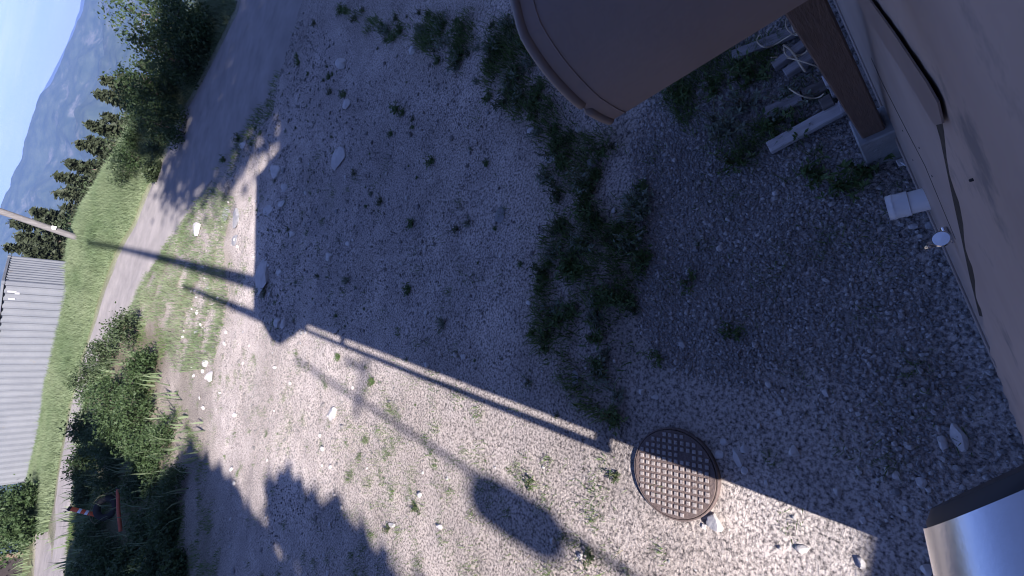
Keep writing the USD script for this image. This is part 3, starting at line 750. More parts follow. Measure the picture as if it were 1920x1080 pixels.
for k, (uu, ww, L_) in enumerate(((.55, CH - .38, .30), (.95, CH - .40, .22), (.62, CH - .56, .16))):
    obj("marking", box(cpt(uu, .012, ww), (.10, .006, L_), axes_c), "container_mark_look", box_t)

pole = thing("utility_pole", label="weathered leaning wooden utility pole with a small white tag, left edge", category="utility pole")
q0 = EYE + ray(137, 443) * 31.0; q1 = EYE + ray(0, 396) * 30.6; pdv = unit(q1 - q0); q0 = q0 - pdv * .7
pole_pts = [q0, q0 + pdv * 3, q0 + pdv * 6, q0 + pdv * 9]
obj("shaft", tube(pole_pts, [.145, .14, .135, .13], 14), "pole_look", pole, smooth=50)
tg = EYE + ray(101, 427) * (30.9 - .20)
obj("tag", box(tg, (.16, .02, .16), [unit(np.cross(UP, ray(101, 427))), unit(ray(101, 427)), UP], .003), "white_band_look", pole)
obj("crossarm", box(q0 + pdv * 8.3 + [0, -.22, 0], (2.2, .10, .12), None, .01), "pole_look", pole)

cab = thing("cabin", label="dark timber cabin with brown board cladding at the lower left corner", category="cabin")
k0 = hit(46, 1034); view = unit([k0[0], k0[1], 0]); left = np.array([-view[1], view[0], 0])
left = left if left @ [-1, 0, 0] > 0 else -left
ka = [left, view, UP]
obj("wall", box(k0 + left * 2.6 + view * 2.0 + UP * 1.2, (5.2, 4.0, 2.8), ka), "cabin_wall_look", cab)
obj("corner_board", box(k0 + left * .10 - view * .03 + UP * 1.25, (.26, .07, 2.9), ka, .006), "cabin_board_look", cab)
for k in range(8):
    obj("board", box(k0 + left * 2.7 - view * (.02 + .004 * (k % 2)) + UP * (1.02 + .235 * k), (4.9, .045, .165), ka, .006), "cabin_board_look", cab)
v, f = prism([(-.4, 0), (5.6, 0), (5.6, .25), (-.4, .25)], k0 + UP * 2.62 - view * .5, left, view * -1 if False else UP, 0.01)
obj("roof", box(k0 + left * 2.6 + view * 2.0 + UP * 2.75, (6.0, 5.0, .18), ka, .01), "roof_look", cab)

mk = thing("marker_post", label="leaning orange marker post with white bands near the road edge", category="marker post")
m1 = hit(196, 966); m1[2] += .1
m0 = EYE + ray(133, 954) * (np.linalg.norm(m1 - EYE) * 1.0)
mdv = unit(m0 - m1); mL = np.linalg.norm(m0 - m1)
obj("shaft", tube([m1, (m1 + m0) / 2, m0], .06, 12), "orange_look", mk, smooth=50)
for (a, b) in ((.42, .52), (.66, .76)):
    obj("band", tube([m1 + mdv * mL * a, m1 + mdv * mL * b], .064, 12), "white_band_look", mk, smooth=50)
obj("cap", tube([m0, m0 + mdv * .08], [.07, .055], 12), "rubber_look", mk, smooth=50)
mk2 = thing("marker_post", label="thin rusty red post leaning in the shade right of the banded marker", category="marker post")
a1, a0 = hit(248, 992), hit(221, 920); a1[2] += .25
a0 = EYE + ray(221, 918) * np.linalg.norm(a1 - EYE) * 1.02
obj("shaft", tube([a1, (a0 + a1) / 2 + UP * .02, a0], .045, 10), "rust_post_look", mk2, smooth=50)
obj("cap", tube([a0, a0 + unit(a0 - a1) * .05], [.05, .04], 10), "rubber_look", mk2, smooth=50)
hp = thing("tyre", label="black tyre lying in grass between the two red marker posts", category="tyre")
tc_ = hit(214, 950) + UP * .18
tor = trimesh.creation.torus(.26, .09, major_sections=28, minor_sections=10)
tn = unit(EYE - tc_); rot = Rotation.align_vectors([tn * .8 + UP * .6], [[0, 0, 1]])[0].as_matrix()
obj("tread", (np.asarray(tor.vertices) @ rot.T + tc_, np.asarray(tor.faces)), "rubber_look", hp, smooth=60)
hoop = obj("wire_hoop", tube([tc_ + (rot @ [.42 * math.cos(t), .34 * math.sin(t), .12]) for t in np.linspace(-.6, 3.4, 24)], .010, 6), "dry_grass_look", smooth=60,
           label="thin pale wire hoop standing in grass around the tyre", category="hoop")

print("structures done")


# ------------------------------------------------------------------ trees behind the house and to the left (their shade crosses the yard)
def crown_points(rng, n, centre, radii, clumps, clump_r):
    """Points gathered in clumps through an ellipsoid."""
    d = rng.normal(0, 1, (clumps, 3)); d /= np.linalg.norm(d, axis=1, keepdims=True)
    c = np.asarray(centre) + d * np.asarray(radii) * (rng.uniform(.25, 1, (clumps, 1)) ** .6)
    k = rng.integers(0, clumps, n)
    return c[k] + rng.normal(0, clump_r, (n, 3)), c


def broadleaf(name, loc, h, radii, n, leaf, seed, look_name="leaf_look", clumps=46, clump_r=.55, **data):
    rng = np.random.default_rng(seed)
    t = thing(name, loc, rng.uniform(0, 6.28), **data)
    ctr = np.array([0, 0, h - radii[2] * .95])
    pts, cl = crown_points(rng, n, ctr, radii, clumps, clump_r)
    trunk = [tube([(0, 0, -.3), (.05, 0, h * .3), (.1, .05, h * .6), (.05, 0, h * .9)], [h * .017, h * .013, h * .009, h * .003], 9)]
    for c in cl[:16]:
        a = np.array([.08, .02, rng.uniform(.3, .7) * h]); mid = (a + c) / 2 + [0, 0, -.04 * h]
        trunk.append(tube([a, mid, c], [h * .006, h * .004, h * .001], 5, False))
    obj("trunk", cat(*trunk), "bark_look", t)
    obj("crown", leaves(pts, leaf, rng, spread=1.3, slim=.6), look_name, t)
    return t


def conifer_mesh(rng, h, whorls, per, reach, spray):
    """(trunk, needles): whorled drooping limbs carrying ragged sprays."""
    trunk = [tube([(0, 0, -.4), (0, 0, h * .5), (0, 0, h)], [h * .022, h * .013, .012], 8)]; vs, fs, n = [], [], 0
    for k in range(whorls):
        f_ = (k + .6) / whorls; L = reach * (1 - f_) ** .85 * (.7 + .5 * rng.random()) + .08 * reach
        for b in range(per):
            az = rng.uniform(0, 6.283); d = np.array([math.cos(az), math.sin(az), 0]); L_ = L * min(1.7, rng.lognormal(-.12, .38)); zz = h * (.06 + .93 * f_) + rng.normal(0, .03) * h * (1 - f_)
            if rng.random() < .1:
                continue
            end = d * L_ + [0, 0, L_ * rng.uniform(-.35, .12)]; side = np.array([-d[1], d[0], 0])
            if L_ > .5 * reach:
                trunk.append(tube([(0, 0, zz), np.array([0, 0, zz]) + end * .9], [.012 * h / 6, .004], 3, False))
            m_ = max(3, int(L_ / spray * 2.2))
            for s_ in range(m_):
                u_ = (s_ + .7) / m_; p = np.array([0, 0, zz]) + end * u_
                for sg in (-1, 1):
                    l_ = spray * (1.15 - .6 * u_) * rng.uniform(.7, 1.3)
                    tip = p + side * sg * l_ * .75 + d * l_ * .55 + [0, 0, rng.normal(-.12, .15) * l_]
                    wv = (d * .30 + np.array([0, 0, .30 * rng.normal()])) * l_
                    vs += [p - wv, p + wv, tip]; fs.append([n, n + 1, n + 2]); n += 3
            tip = np.array([0, 0, zz]) + end * 1.08; wv = side * spray * .28; p = np.array([0, 0, zz]) + end * .8
            vs += [p - wv, p + wv, tip]; fs.append([n, n + 1, n + 2]); n += 3
    for s_ in range(8):
        az = rng.uniform(0, 6.28); p = np.array([0, 0, h * (.93 + .012 * s_)]); d = np.array([math.cos(az), math.sin(az), .4])
        vs += [p - [0, 0, spray * .12], p + [0, 0, spray * .2], p + d * spray * .5]; fs.append([n, n + 1, n + 2]); n += 3
    return cat(*trunk), (np.array(vs), np.array(fs))


def conifer(name, loc, h, seed, whorls=24, per=6, reach=None, spray=.3, **data):
    rng = np.random.default_rng(seed)
    t = thing(name, loc, rng.uniform(0, 6.28), **data)
    tr, nd = conifer_mesh(rng, h, whorls, per, reach or h * .2, spray)
    obj("trunk", tr, "bark_look", t); obj("crown", nd, "needle_look", t)
    return t


SH = 1 / math.tan(SUN_ELEV)                        # shadow length per metre of height
bg = "tall trees behind the house that shade the yard"
for k, (x, y, h, r) in enumerate([(5.0, -11, 17.5, (3.0, 3.0, 7)), (4.3, -9, 22.5, (2.2, 2.4, 8)), (4.4, -14, 23.5, (2.0, 2.4, 7)), (8.4, -8, 18.5, (4.0, 3.6, 8)), (6.6, -15, 22.5, (4.4, 3.8, 9)), (12.2, -6, 17, (4.4, 4, 7)), (11.6, -14, 21.5, (4.4, 4, 9)), (6.2, -19, 25, (3.2, 3.8, 9))]):
    broadleaf("broadleaf_tree", (x, y, 0), h, r, 2100 if x < 5.5 else 4600, .42, 100 + k, clumps=40 if x < 5.5 else 52, clump_r=.55 if x < 5.5 else .72, label="tall leafy tree behind the house casting dappled shade over the road", category="tree", group=bg)
lg = "dark conifers left of the house that shade the yard's lower corner"
for k, (x, y, h, rch) in enumerate([(-3.45, -8.5, 9.5, .95), (-4.7, -9.5, 13.2, 1.15), (-4.95, -6.5, 9.4, 1.2), (-5.6, -6, 11.5, 2.2), (-6.6, -9, 20, 2.1), (-8.4, -7, 19, 3.0), (-10.6, -4, 15.0, 2.6), (-9.0, -12, 20, 2.6), (-12.5, -8, 15, 2.6), (-5.0, -4.0, 5.6, 1.0), (-14.5, -6, 11, 2.2)]):
    conifer("conifer", (x, y, 0), h, 130 + k, whorls=int(18 + 1.6 * h), per=11, reach=rch, spray=.75, label="dark conifer left of the house, shading the lower corner of the yard", category="tree", group=lg)

up_ = thing("utility_pole", label="wooden utility pole with a round transformer behind the house, seen only by its shadow", category="utility pole")
ux, uy = -1.32, -10.2
obj("shaft", tube([(ux - .52, uy, 0), (ux - .05, uy, 7), (ux + .22, uy, 10.6)], [.038, .038, .036], 12), "pole_look", up_)
tzc = 7.45
obj("transformer", lathe([(.0001, 0), (.18, .0), (.225, .06), (.235, .28), (.225, .50), (.17, .56), (.0001, .58)], (ux - .14, uy + .05, 7.18), UP, 20), "dark_stone_look", up_)
obj("bracket", box((ux - .05, uy, 7.3), (.3, .08, .08)), "dark_stone_look", up_)
obj("insulator", cat(lathe([(.04, 0), (.06, .1), (.04, .2), (.05, .3), (.0001, .34)], (ux + .55, uy, 9.3), UP, 10), box((ux + .3, uy, 9.25), (.9, .05, .06))), "dark_stone_look", up_)
shade_block = thing("shade_block", label="unseen block added behind the left side of the house for its soft shadow", category="shade_block")  # added out of view, sized only for the shadow edge it casts
obj("wall", box((-1.8, -8.3, 1.9), (5.0, 3.0, 4.0)), "cabin_wall_look", shade_block)
obj("roof", box((-1.8, -8.3, 3.97), (5.2, 3.2, .12)), "roof_look", shade_block)


def on_ground(px, py):
    p = hit(px, py); p[2] = ground_z(p[0], p[1])[0]; return p


# spruces poking up beyond the crest of the bank: tip pixel, distance, height shown
for k, (tx, ty, R_, h_, lab) in enumerate([
    (187, 148, 46, 7.5, "upper of two close dark spruces beyond the bank, against the blue mountain"),
    (177, 174, 44, 7.0, "lower of two close dark spruces beyond the bank, with bare lower twigs"),
    (159, 232, 47, 7.0, "broad spruce beyond the bank right of the pale dead twigs"),
    (140, 268, 48, 6.6, "slim spruce squeezed between two broader ones at the crest"),
    (120, 304, 49, 7.5, "spruce with dry reddish branches beyond the middle of the crest"),
    (101, 330, 47, 7.2, "dense dark spruce in the gap before the leaning pole"),
    (110, 362, 52, 6.5, "small spruce low behind the grass beside the dense dark one"),
    (54, 396, 50, 8.5, "wide dark spruce just above the leaning pole"),
    (18, 418, 50, 8.0, "dark spruce rising behind the leaning pole at the picture's edge"),
    (30, 440, 54, 8.0, "dark spruce between the pole and the container's end"),
    (5, 462, 56, 9.0, "spruce at the left edge just above the container roof")]):
    tip = EYE + ray(tx, ty) * R_
    conifer("spruce", (tip[0], tip[1], tip[2] - h_), h_, 200 + k, whorls=40, per=9, reach=h_ * .24, spray=.40, label=lab, category="tree")
rb = np.random.default_rng(97)
for k in range(22):
    f_ = k / 21.0; R_ = rb.uniform(50, 72); tx, ty = np.interp(f_, [0, .35, .7, 1], [235, 165, 95, 14]) + rb.normal(0, 10), np.interp(f_, [0, .35, .7, 1], [120, 260, 375, 470]) + rb.normal(0, 8)
    tip = EYE + ray(tx + 12, ty) * R_; h_ = rb.uniform(6.5, 10)
    conifer("spruce", (tip[0], tip[1], tip[2] - h_), h_, 230 + k, whorls=int(rb.integers(22, 40)), per=8, reach=h_ * rb.uniform(.22, .36), spray=.5, label="spruce in the uneven tree belt standing beyond the grass bank", category="tree", group="spruces of the tree belt beyond the grass bank")
for k in range(7):
    f_ = k / 6.0; tip = EYE + ray(np.interp(f_, [0, 1], [262, 120]) + rb.normal(0, 6), np.interp(f_, [0, 1], [110, 410]) + rb.normal(0, 10)) * rb.uniform(38, 52); h_ = rb.uniform(3.5, 5)
    broadleaf("broadleaf_tree", (tip[0], tip[1], tip[2] - h_), h_, (h_ * .36, h_ * .36, h_ * .45), 2000, .16, 260 + k, "shrub_leaf_look", clumps=26, clump_r=.3, label="small leafy tree mixed into the spruce belt beyond the bank", category="tree", group="small leafy trees of the belt beyond the bank")
# leafy shrubs and young trees along the crest at the top of the picture
for k, (a, b, s_, lab, pale) in enumerate([
    (292, 60, 2.4, "leafy young tree at the top left against the mountain", "shrub_leaf_look"), (300, 128, 2.2, "bushy green shrub on the crest below the leafy young tree", "shrub_leaf_look"),
    (268, 178, 2.0, "pale green shrub on the crest beside the two close spruces", "shrub_leaf_look"), (352, 66, 2.4, "shaded shrub between the crest and the road at the top", "leaf_look"),
    (372, 130, 2.0, "dark shaded bush on the road's far side near the top", "leaf_look"), (330, 190, 1.9, "dark shaded bush below the pale log", "leaf_look"),
    (344, 250, 1.6, "shaded bush near the road's far edge, beside the lit grass", "leaf_look"), (405, 62, 1.7, "low dark bush leaning over the road's top end", "leaf_look"), (296, 322, .7, "small light green bush at the road's far edge amid grass shade", "shrub_leaf_look"), (95, 640, 1.5, "dark green bush against the container's long side", "leaf_look")]):
    p = on_ground(a, b); rr = s_ * .5
    broadleaf("shrub", (p[0], p[1], p[2] - .15), s_, (rr, rr, rr * .95), 2600, .115 if s_ > 1.6 else .10, 300 + k, pale, clumps=34, clump_r=.20 * s_ * .5, label=lab, category="shrub")
lb = on_ground(303, 143)
log = obj("fallen_log", tube([lb + [-.9, -.3, .55], lb + [0, 0, .6], lb + [.9, .5, .62]], [.16, .17, .13], 9), "pale_stone_look", label="pale sunlit log lying among shaded bushes near the top left", category="log")
# the shrub bank between the yard and the road
for k, (a, b, s_, lab, lk) in enumerate([
    (262, 622, 1.05, "sunlit light green bush, nearest the open road bend", "shrub_leaf_look"), (218, 668, 1.05, "sunlit leafy bush overhanging the road edge", "shrub_leaf_look"), (290, 690, 0.87, "half lit bush behind the sunlit ones, by bare reddish twigs", "leaf_look"),
    (185, 716, 0.99, "bush with pale leaf tips reaching over the dark part of the road", "shrub_leaf_look"), (236, 745, 1.18, "large dark green bush at the middle of the shrub bank", "leaf_look"), (283, 770, 0.93, "shaded bush bordering the gravel, right of the large dark one", "leaf_look"),
    (178, 800, 0.99, "dark bush along the narrow part of the road", "leaf_look"), (236, 838, 0.99, "dark bush in deep shade left of the yard stones", "leaf_look"), (176, 866, 0.87, "small leaved bush at the road edge above the banded marker", "leaf_look"),
    (290, 848, 0.74, "low dark bush on the gravel's shaded edge", "leaf_look"), (168, 925, 0.62, "grassy low bush just above the banded marker post", "shrub_leaf_look"), (270, 905, 0.68, "low shaded bush above the thin red post", "leaf_look"),
    (190, 1050, 0.81, "bright bush at the bottom left beside the road", "shrub_leaf_look"), (262, 1050, 0.74, "dark bush at the bottom edge right of the bright one", "leaf_look"), (330, 985, 0.56, "low dark bush near the shaded stones", "leaf_look"),
    (345, 1065, 0.56, "low dark bush at the bottom edge of the shaded gravel", "leaf_look")]):
    p = on_ground(a, b); rr = s_ * .58
    broadleaf("bush", (p[0], p[1], p[2] - .25), s_, (rr * 1.1, rr * 1.1, rr * .62), 1800, .085, 330 + k, lk, clumps=34, clump_r=.13 * s_, label=lab, category="bush")
rq = np.random.default_rng(55)
for k in range(20):
    b = rq.uniform(720, 1090); a = rq.uniform(np.interp(b, [720, 900, 1090], [185, 160, 165]), np.interp(b, [720, 900, 1090], [300, 330, 330])); p = on_ground(a, b); s_ = rq.uniform(.5, .85); rr = s_ * .7
    broadleaf("bush", (p[0], p[1], p[2] - .2), s_, (rr, rr, rr * .55), 1100, .075, 700 + k, "leaf_look", clumps=24, clump_r=.12, label="low dark bush in the shaded thicket between yard and road", category="bush", group="low bushes of the shaded thicket")
for k in range(12):
    b = rq.uniform(690, 1060); a = rq.uniform(285, 345); p = on_ground(a, b); s_ = rq.uniform(.35, .6); rr = s_ * .75
    broadleaf("bush", (p[0], p[1], p[2] - .12), s_, (rr, rr, rr * .5), 900, .06, 740 + k, "leaf_look", clumps=20, clump_r=.09, label="knee high bush along the thicket's gravel edge", category="bush", group="knee high bushes along the thicket's gravel edge")
for k in range(20):
    f_ = rq.uniform(0, 1); b = 36 + 300 * f_; far_x = np.interp(b, [20, 100, 230, 300, 350], [440, 400, 330, 300, 280]); a = far_x - rq.uniform(6, np.interp(b, [20, 200, 350], [80, 70, 35])); p = on_ground(a, b); s_ = rq.uniform(.55, 1.15); rr = s_ * .62
    broadleaf("bush", (p[0], p[1], p[2] - .2), s_, (rr, rr, rr * .62), 1300, .085, 770 + k, ["leaf_look", "shrub_leaf_look"][k % 2], clumps=24, clump_r=.13, label="rough bush on the shaded bank along the road's far side", category="bush", group="rough bushes along the road's far side")
for k, (a, b, R_, s_, lab) in enumerate([(22, 955, 33.5, 2.6, "dark tree at the lower left between the container and the cabin"), (10, 1000, 36, 3.2, "dark leafy tree just above the timber cabin"), (6, 940, 42, 4.2, "large dark tree behind the container's lower end"), (-6, 1010, 41, 4.2, "dark tree at the picture's edge behind the timber cabin"), (30, 968, 39, 2.6, "round dark shrub behind the side path"), (46, 990, 32, 1.3, "shaded shrub beside the side path near the cabin"), (50, 940, 33, 1.5, "olive green shrub at the container's lower end")]):
    p = EYE + ray(a, b) * R_
    broadleaf("tree", (p[0], p[1], p[2] - s_ * .55), s_, (s_ * .42, s_ * .42, s_ * .45), 2400, .15, 360 + k, "leaf_look", clumps=30, clump_r=.1 * s_, label=lab, category="tree")


# ------------------------------------------------------------------ grass, weeds, gravel, stones
def scatter(poly, n, rng):
    x0, y0, x1, y1 = poly.bounds; shapely.prepare(poly); out = []
    have = 0
    while have < n:
        x, y = rng.uniform(x0, x1, 2 * n), rng.uniform(y0, y1, 2 * n); k = shapely.contains_xy(poly, x, y)
        out.append(np.stack([x[k], y[k]], 1)); have += k.sum()
    return np.vstack(out)[:n]


def drop(xy):
    return np.column_stack([xy, ground_z(xy[:, 0], xy[:, 1])])


rng = np.random.default_rng(41)
bank = ZONE["bank"].buffer(.25).difference(ROAD.buffer(.15)).difference(SIDE_PATH.buffer(.1))
p = drop(scatter(bank, 120000, rng)); tall = .24 + .62 * n2(p[:, 0], p[:, 1], .5, 51)
edge = np.clip(shapely.distance(ROAD, shapely.points(p[:, 0], p[:, 1])) / .9, .3, 1)
hgt = .8 * tall * edge * rng.uniform(.6, 1.2, len(p))
obj("grass", blades(p, hgt, rng.uniform(.02, .042, len(p)), rng, .6, 2, (-.12, .05)), "bank_grass_look", label="long sunlit green grass covering the bank beyond the road", category="grass", kind="stuff")

rest = shapely.box(-34, 12, 30, 58).difference(shapely.union_all([ROAD.buffer(.2), SIDE_PATH.buffer(.2), shapely.box(-4.5, 8, 8, 24), ZONE["bank"].buffer(-.3)]))
p = drop(scatter(rest, 26000, rng))
obj("grass", blades(p, rng.uniform(.25, .75, len(p)), np.full(len(p), .045), rng, .5, 2), "bank_grass_look", label="rough meadow grass beyond the bank and along the far road sides", category="grass", kind="stuff")

vg = ZONE["verge"].difference(ROAD.buffer(.1)); xy = scatter(vg, 14000, rng); keep = n2(xy[:, 0], xy[:, 1], 1.7, 5) + rng.normal(0, .06, len(xy)) > .46; p = drop(xy[keep])
obj("grass", blades(p, rng.uniform(.05, .24, len(p)), np.full(len(p), .016), rng, .7, 2), "bank_grass_look", label="patchy short grass on the near verge of the road", category="grass", kind="stuff")

sb = ZONE["shrub_bank"].difference(ROAD.buffer(.1)); xy = scatter(sb, 40000, rng); p = drop(xy[n2(xy[:, 0], xy[:, 1], 1.1, 27) + rng.normal(0, .06, len(xy)) > .52])
obj("grass", blades(p, rng.uniform(.04, .15, len(p)), np.full(len(p), .013), rng, .8, 2), "yard_grass_look", label="rank dark grass and weeds under the bushes between yard and road", category="grass", kind="stuff")
xy = scatter(ZONE["left_weeds"], 6000, rng); rim = np.clip(shapely.distance(ZONE["left_weeds"].boundary, shapely.points(xy[:, 0], xy[:, 1])) / .6, 0, 1); p = drop(xy[n2(xy[:, 0], xy[:, 1], 2.2, 6) - .2 * (1 - rim) + rng.normal(0, .06, len(xy)) > .47])
obj("grass", blades(p, rng.uniform(.03, .14, len(p)), np.full(len(p), .010), rng, .8, 2), "yard_grass_look", label="thin shaded grass on the lower left edge of the yard", category="grass", kind="stuff")

xy = scatter(ground_poly([(1240, 180), (1330, 100), (1520, 60), (1600, 250), (1500, 350), (1340, 330)]), 9000, rng); p = drop(xy[n2(xy[:, 0], xy[:, 1], 3.1, 19) + rng.normal(0, .05, len(xy)) > .56])
obj("grass", blades(p, rng.uniform(.03, .14, len(p)), rng.uniform(.003, .007, len(p)), rng, .9, 3), "yard_grass_look", label="wispy grass growing around the loose boards by the post", category="grass", kind="stuff")
wz = ZONE["weeds"]; xy = scatter(wz, 22000, rng); dens = n2(xy[:, 0], xy[:, 1], 1.7, 5) + .35 * (n2(xy[:, 0], xy[:, 1], 6.0, 15) - .5)
rim = np.clip(shapely.distance(wz.boundary, shapely.points(xy[:, 0], xy[:, 1])) / .55, 0, 1)
p = drop(xy[dens - .16 * (1 - rim) + rng.normal(0, .08, len(xy)) > .47])
obj("grass", blades(p, rng.uniform(.03, .17, len(p)), rng.uniform(.005, .011, len(p)), rng, .9, 3), "yard_grass_look", label="dark green weedy grass strip down the shaded middle of the yard", category="grass", kind="stuff")
nv = ROAD.buffer(.9).difference(ROAD.buffer(-.25)).intersection(ground_poly([(560, 30), (610, 30), (560, 200), (470, 320), (400, 420), (300, 560), (230, 560), (330, 400), (480, 180)]))
xy = scatter(nv, 5000, rng); p = drop(xy[n2(xy[:, 0], xy[:, 1], 1.4, 33) + rng.normal(0, .05, len(xy)) > .55])
obj("grass", blades(p, rng.uniform(.04, .2, len(p)), rng.uniform(.007, .015, len(p)), rng, .8, 2), "yard_grass_look", label="ragged grass fringe on the near edge of the road", category="grass", kind="stuff")
# tufts: small grass clumps scattered over the gravel, thicker in the lit part
YARD = ground_poly([(400, 400), (480, 330), (640, 250), (900, 200), (1200, 240), (1300, 20), (1560, 20), (1745, 380), (1840, 600), (1650, 1000), (1600, 1120), (420, 1120), (440, 900), (340, 700), (330, 560)])
LIT = ground_poly([(480, 600), (560, 630), (1150, 870), (1240, 960), (1250, 1120), (640, 1120), (560, 900), (430, 700), (400, 600)])
TUFT = ground_poly([(620, 760), (800, 760), (1120, 880), (1190, 1000), (1180, 1110), (660, 1110), (640, 900)])
tv, cnt = [], 0
for poly, n_, hh in ((TUFT, 95, (.025, .085)), (LIT, 60, (.02, .06)), (YARD, 300, (.025, .08)), (ZONE["gravel"], 30, (.03, .10))):
    for c in scatter(poly, n_, rng):
        m_ = int(rng.integers(10, 46)); r_ = rng.uniform(.025, .11)
        q_ = c + rng.normal(0, r_, (m_, 2)); pp = drop(q_)
        tv.append(blades(pp, rng.uniform(*hh, m_), rng.uniform(.003, .007, m_), rng, 1.0, 2))
obj("grass", cat(*tv), "yard_grass_look", label="small tufts of grass dotted over the gravel yard", category="grass", kind="stuff")
xy = scatter(TUFT.union(ZONE["verge"]), 1500, rng); p = drop(xy)
obj("grass", blades(p, rng.uniform(.03, .12, len(p)), rng.uniform(.002, .005, len(p)), rng, 1.6, 2), "dry_grass_look", label="dry straw coloured grass stalks scattered over the sunlit gravel", category="grass", kind="stuff")


def weed(px, py, size, label, lk, seed, stems=9, leaf=.035, group=None, slim=.38):
    r_ = np.random.default_rng(seed); c = on_ground(px, py); t = thing("weed", c, label=label, category="weed", group=group); st, pts, nrm_ = [], [], []
    for k in range(stems):
        az = r_.uniform(0, 6.28); L = size * r_.uniform(.5, 1.1); d = np.array([math.cos(az), math.sin(az), 0])
        b = d * r_.uniform(0, .03); e = b + d * L * r_.uniform(.3, .8) + [0, 0, L * r_.uniform(.4, .8)]; m_ = (b + e) / 2 + [0, 0, L * .12]
        st.append(tube([b, m_, e], [.0035, .0028, .0015], 4, False)); s = r_.uniform(.15, 1, 16)[:, None]
        pts.append((1 - s) ** 2 * b + 2 * s * (1 - s) * m_ + s ** 2 * e)
    obj("stem", cat(*st), "stem_look", t)
    obj("foliage", leaves(np.vstack(pts), leaf, r_, spread=.8, slim=slim), lk, t)
    return t


for k, (a, b, s_, lab, lk, lf) in enumerate([
    (1105, 350, .30, "silvery leaved weed below the hood tip, by the dark triangular stone", "pale_leaf_look", .040), (1130, 285, .22, "green weed just under the hood's lower tip", "weed_leaf_look", .035),
    (840, 80, .26, "silvery weed clump near the top, left part", "pale_leaf_look", .045), (930, 90, .28, "largest silvery weed clump near the top edge", "pale_leaf_look", .045), (965, 150, .22, "silvery weed left of the curved hood rim", "pale_leaf_look", .04),
    (870, 55, .24, "dark leafy weed at the top edge between silvery ones", "weed_leaf_look", .04), (1000, 215, .20, "dark weed close to the small round stone left of the hood", "weed_leaf_look", .04),
    (1080, 510, .20, "brightest grassy weed in the middle strip", "weed_leaf_look", .05), (1150, 560, .20, "leafy weed at the gravel's left border", "weed_leaf_look", .04), (1120, 630, .18, "dark weed low in the middle strip", "weed_leaf_look", .04),
    (1295, 530, .14, "isolated weed in the crushed gravel", "weed_leaf_look", .03), (1378, 628, .11, "small round weed tuft at the gravel's lower edge", "weed_leaf_look", .03), (1240, 670, .13, "dark low weed above the manhole", "weed_leaf_look", .03),
    (1370, 250, .22, "leafy weed left of the long pale plank", "pale_leaf_look", .04), (1420, 150, .22, "green weed between the stacked timbers and the gravel", "weed_leaf_look", .04), (1400, 200, .2, "weed with curled leaves beside the short grey board", "pale_leaf_look", .04),
    (1480, 200, .2, "pale stemmed weed growing through the loose boards", "pale_leaf_look", .04), (1555, 180, .16, "weed at the foot of the post", "pale_leaf_look", .035), (1630, 320, .20, "dark weed below the pier block", "weed_leaf_look", .045),
    (1590, 355, .22, "dark bushy weed left of the white pipe", "weed_leaf_look", .045), (1455, 235, .2, "dark weed tuft between the short grey board and the long plank", "weed_leaf_look", .04), (1390, 140, .2, "green weed beside the split plank's lower end", "weed_leaf_look", .04), (1345, 235, .2, "pale curled weed in gravel right of the hood tip", "pale_leaf_look", .04), (1380, 310, .16, "low weed in gravel below the long pale plank's end", "weed_leaf_look", .035), (1500, 245, .14, "weed against the lower side of the long pale plank", "weed_leaf_look", .035),
    (1530, 330, .18, "dim weed below the long pale plank", "weed_leaf_look", .04), (1280, 180, .2, "dark weed under the hood's straight edge", "weed_leaf_look", .04), (1340, 170, .16, "dark grassy weed right of the hood's straight edge", "weed_leaf_look", .04),
    (1160, 885, .09, "small bright weed at the manhole's left side", "shrub_leaf_look", .022), (1000, 905, .10, "green weed right of the round shadow", "shrub_leaf_look", .025), (780, 955, .10, "spiky green weed in the sunlit gravel", "shrub_leaf_look", .03), (1110, 1040, .12, "bright green weed at the bottom edge", "shrub_leaf_look", .03),
    (730, 990, .09, "low weed near the white round stone", "shrub_leaf_look", .025), (445, 258, .22, "small lit weed beside the road's near edge", "shrub_leaf_look", .05), (420, 300, .22, "dark weed on the road's near edge in tree shade", "weed_leaf_look", .05), (745, 205, .20, "dark weed patch in the upper yard", "weed_leaf_look", .04)]):
    weed(a, b, s_, lab, lk, 400 + k, stems=12 if s_ > .15 else 8, leaf=lf)

proto = [weed(1085, 470, .16, "low leafy weed among many in the shaded middle strip", "weed_leaf_look", 801, 12, .036, "low weeds of the shaded middle strip"), weed(1120, 590, .15, "low leafy weed among many in the shaded middle strip", "pale_leaf_look", 802, 11, .034, "low weeds of the shaded middle strip"),
         weed(1050, 430, .13, "low leafy weed among many in the shaded middle strip", "shrub_leaf_look", 803, 10, .040, "low weeds of the shaded middle strip", .22)]
rw = np.random.default_rng(88); xy = scatter(ZONE["weeds"], 170, rw); xy = xy[n2(xy[:, 0], xy[:, 1], 1.7, 5) + rw.normal(0, .08, len(xy)) > .46]
for c in drop(xy):
    copy_of(proto[int(rw.integers(0, 3))], "weed", c, rw.uniform(0, 6.28), rw.uniform(.5, 1.35), label="low leafy weed among many in the shaded middle strip", category="weed", group="low weeds of the shaded middle strip")
xy = scatter(shapely.union_all([ZONE["dirt"].buffer(.4), ZONE["sand"], ground_poly([(640, 30), (980, 30), (960, 300), (700, 250)])]).difference(ROAD), 120, rw)
for c in drop(xy):
    copy_of(proto[int(rw.integers(0, 3))], "weed", c, rw.uniform(0, 6.28), .2 + .75 * rw.random() ** 2, label="tiny weed among several dotted over the bare shaded dirt", category="weed", group="tiny weeds on the bare shaded dirt")

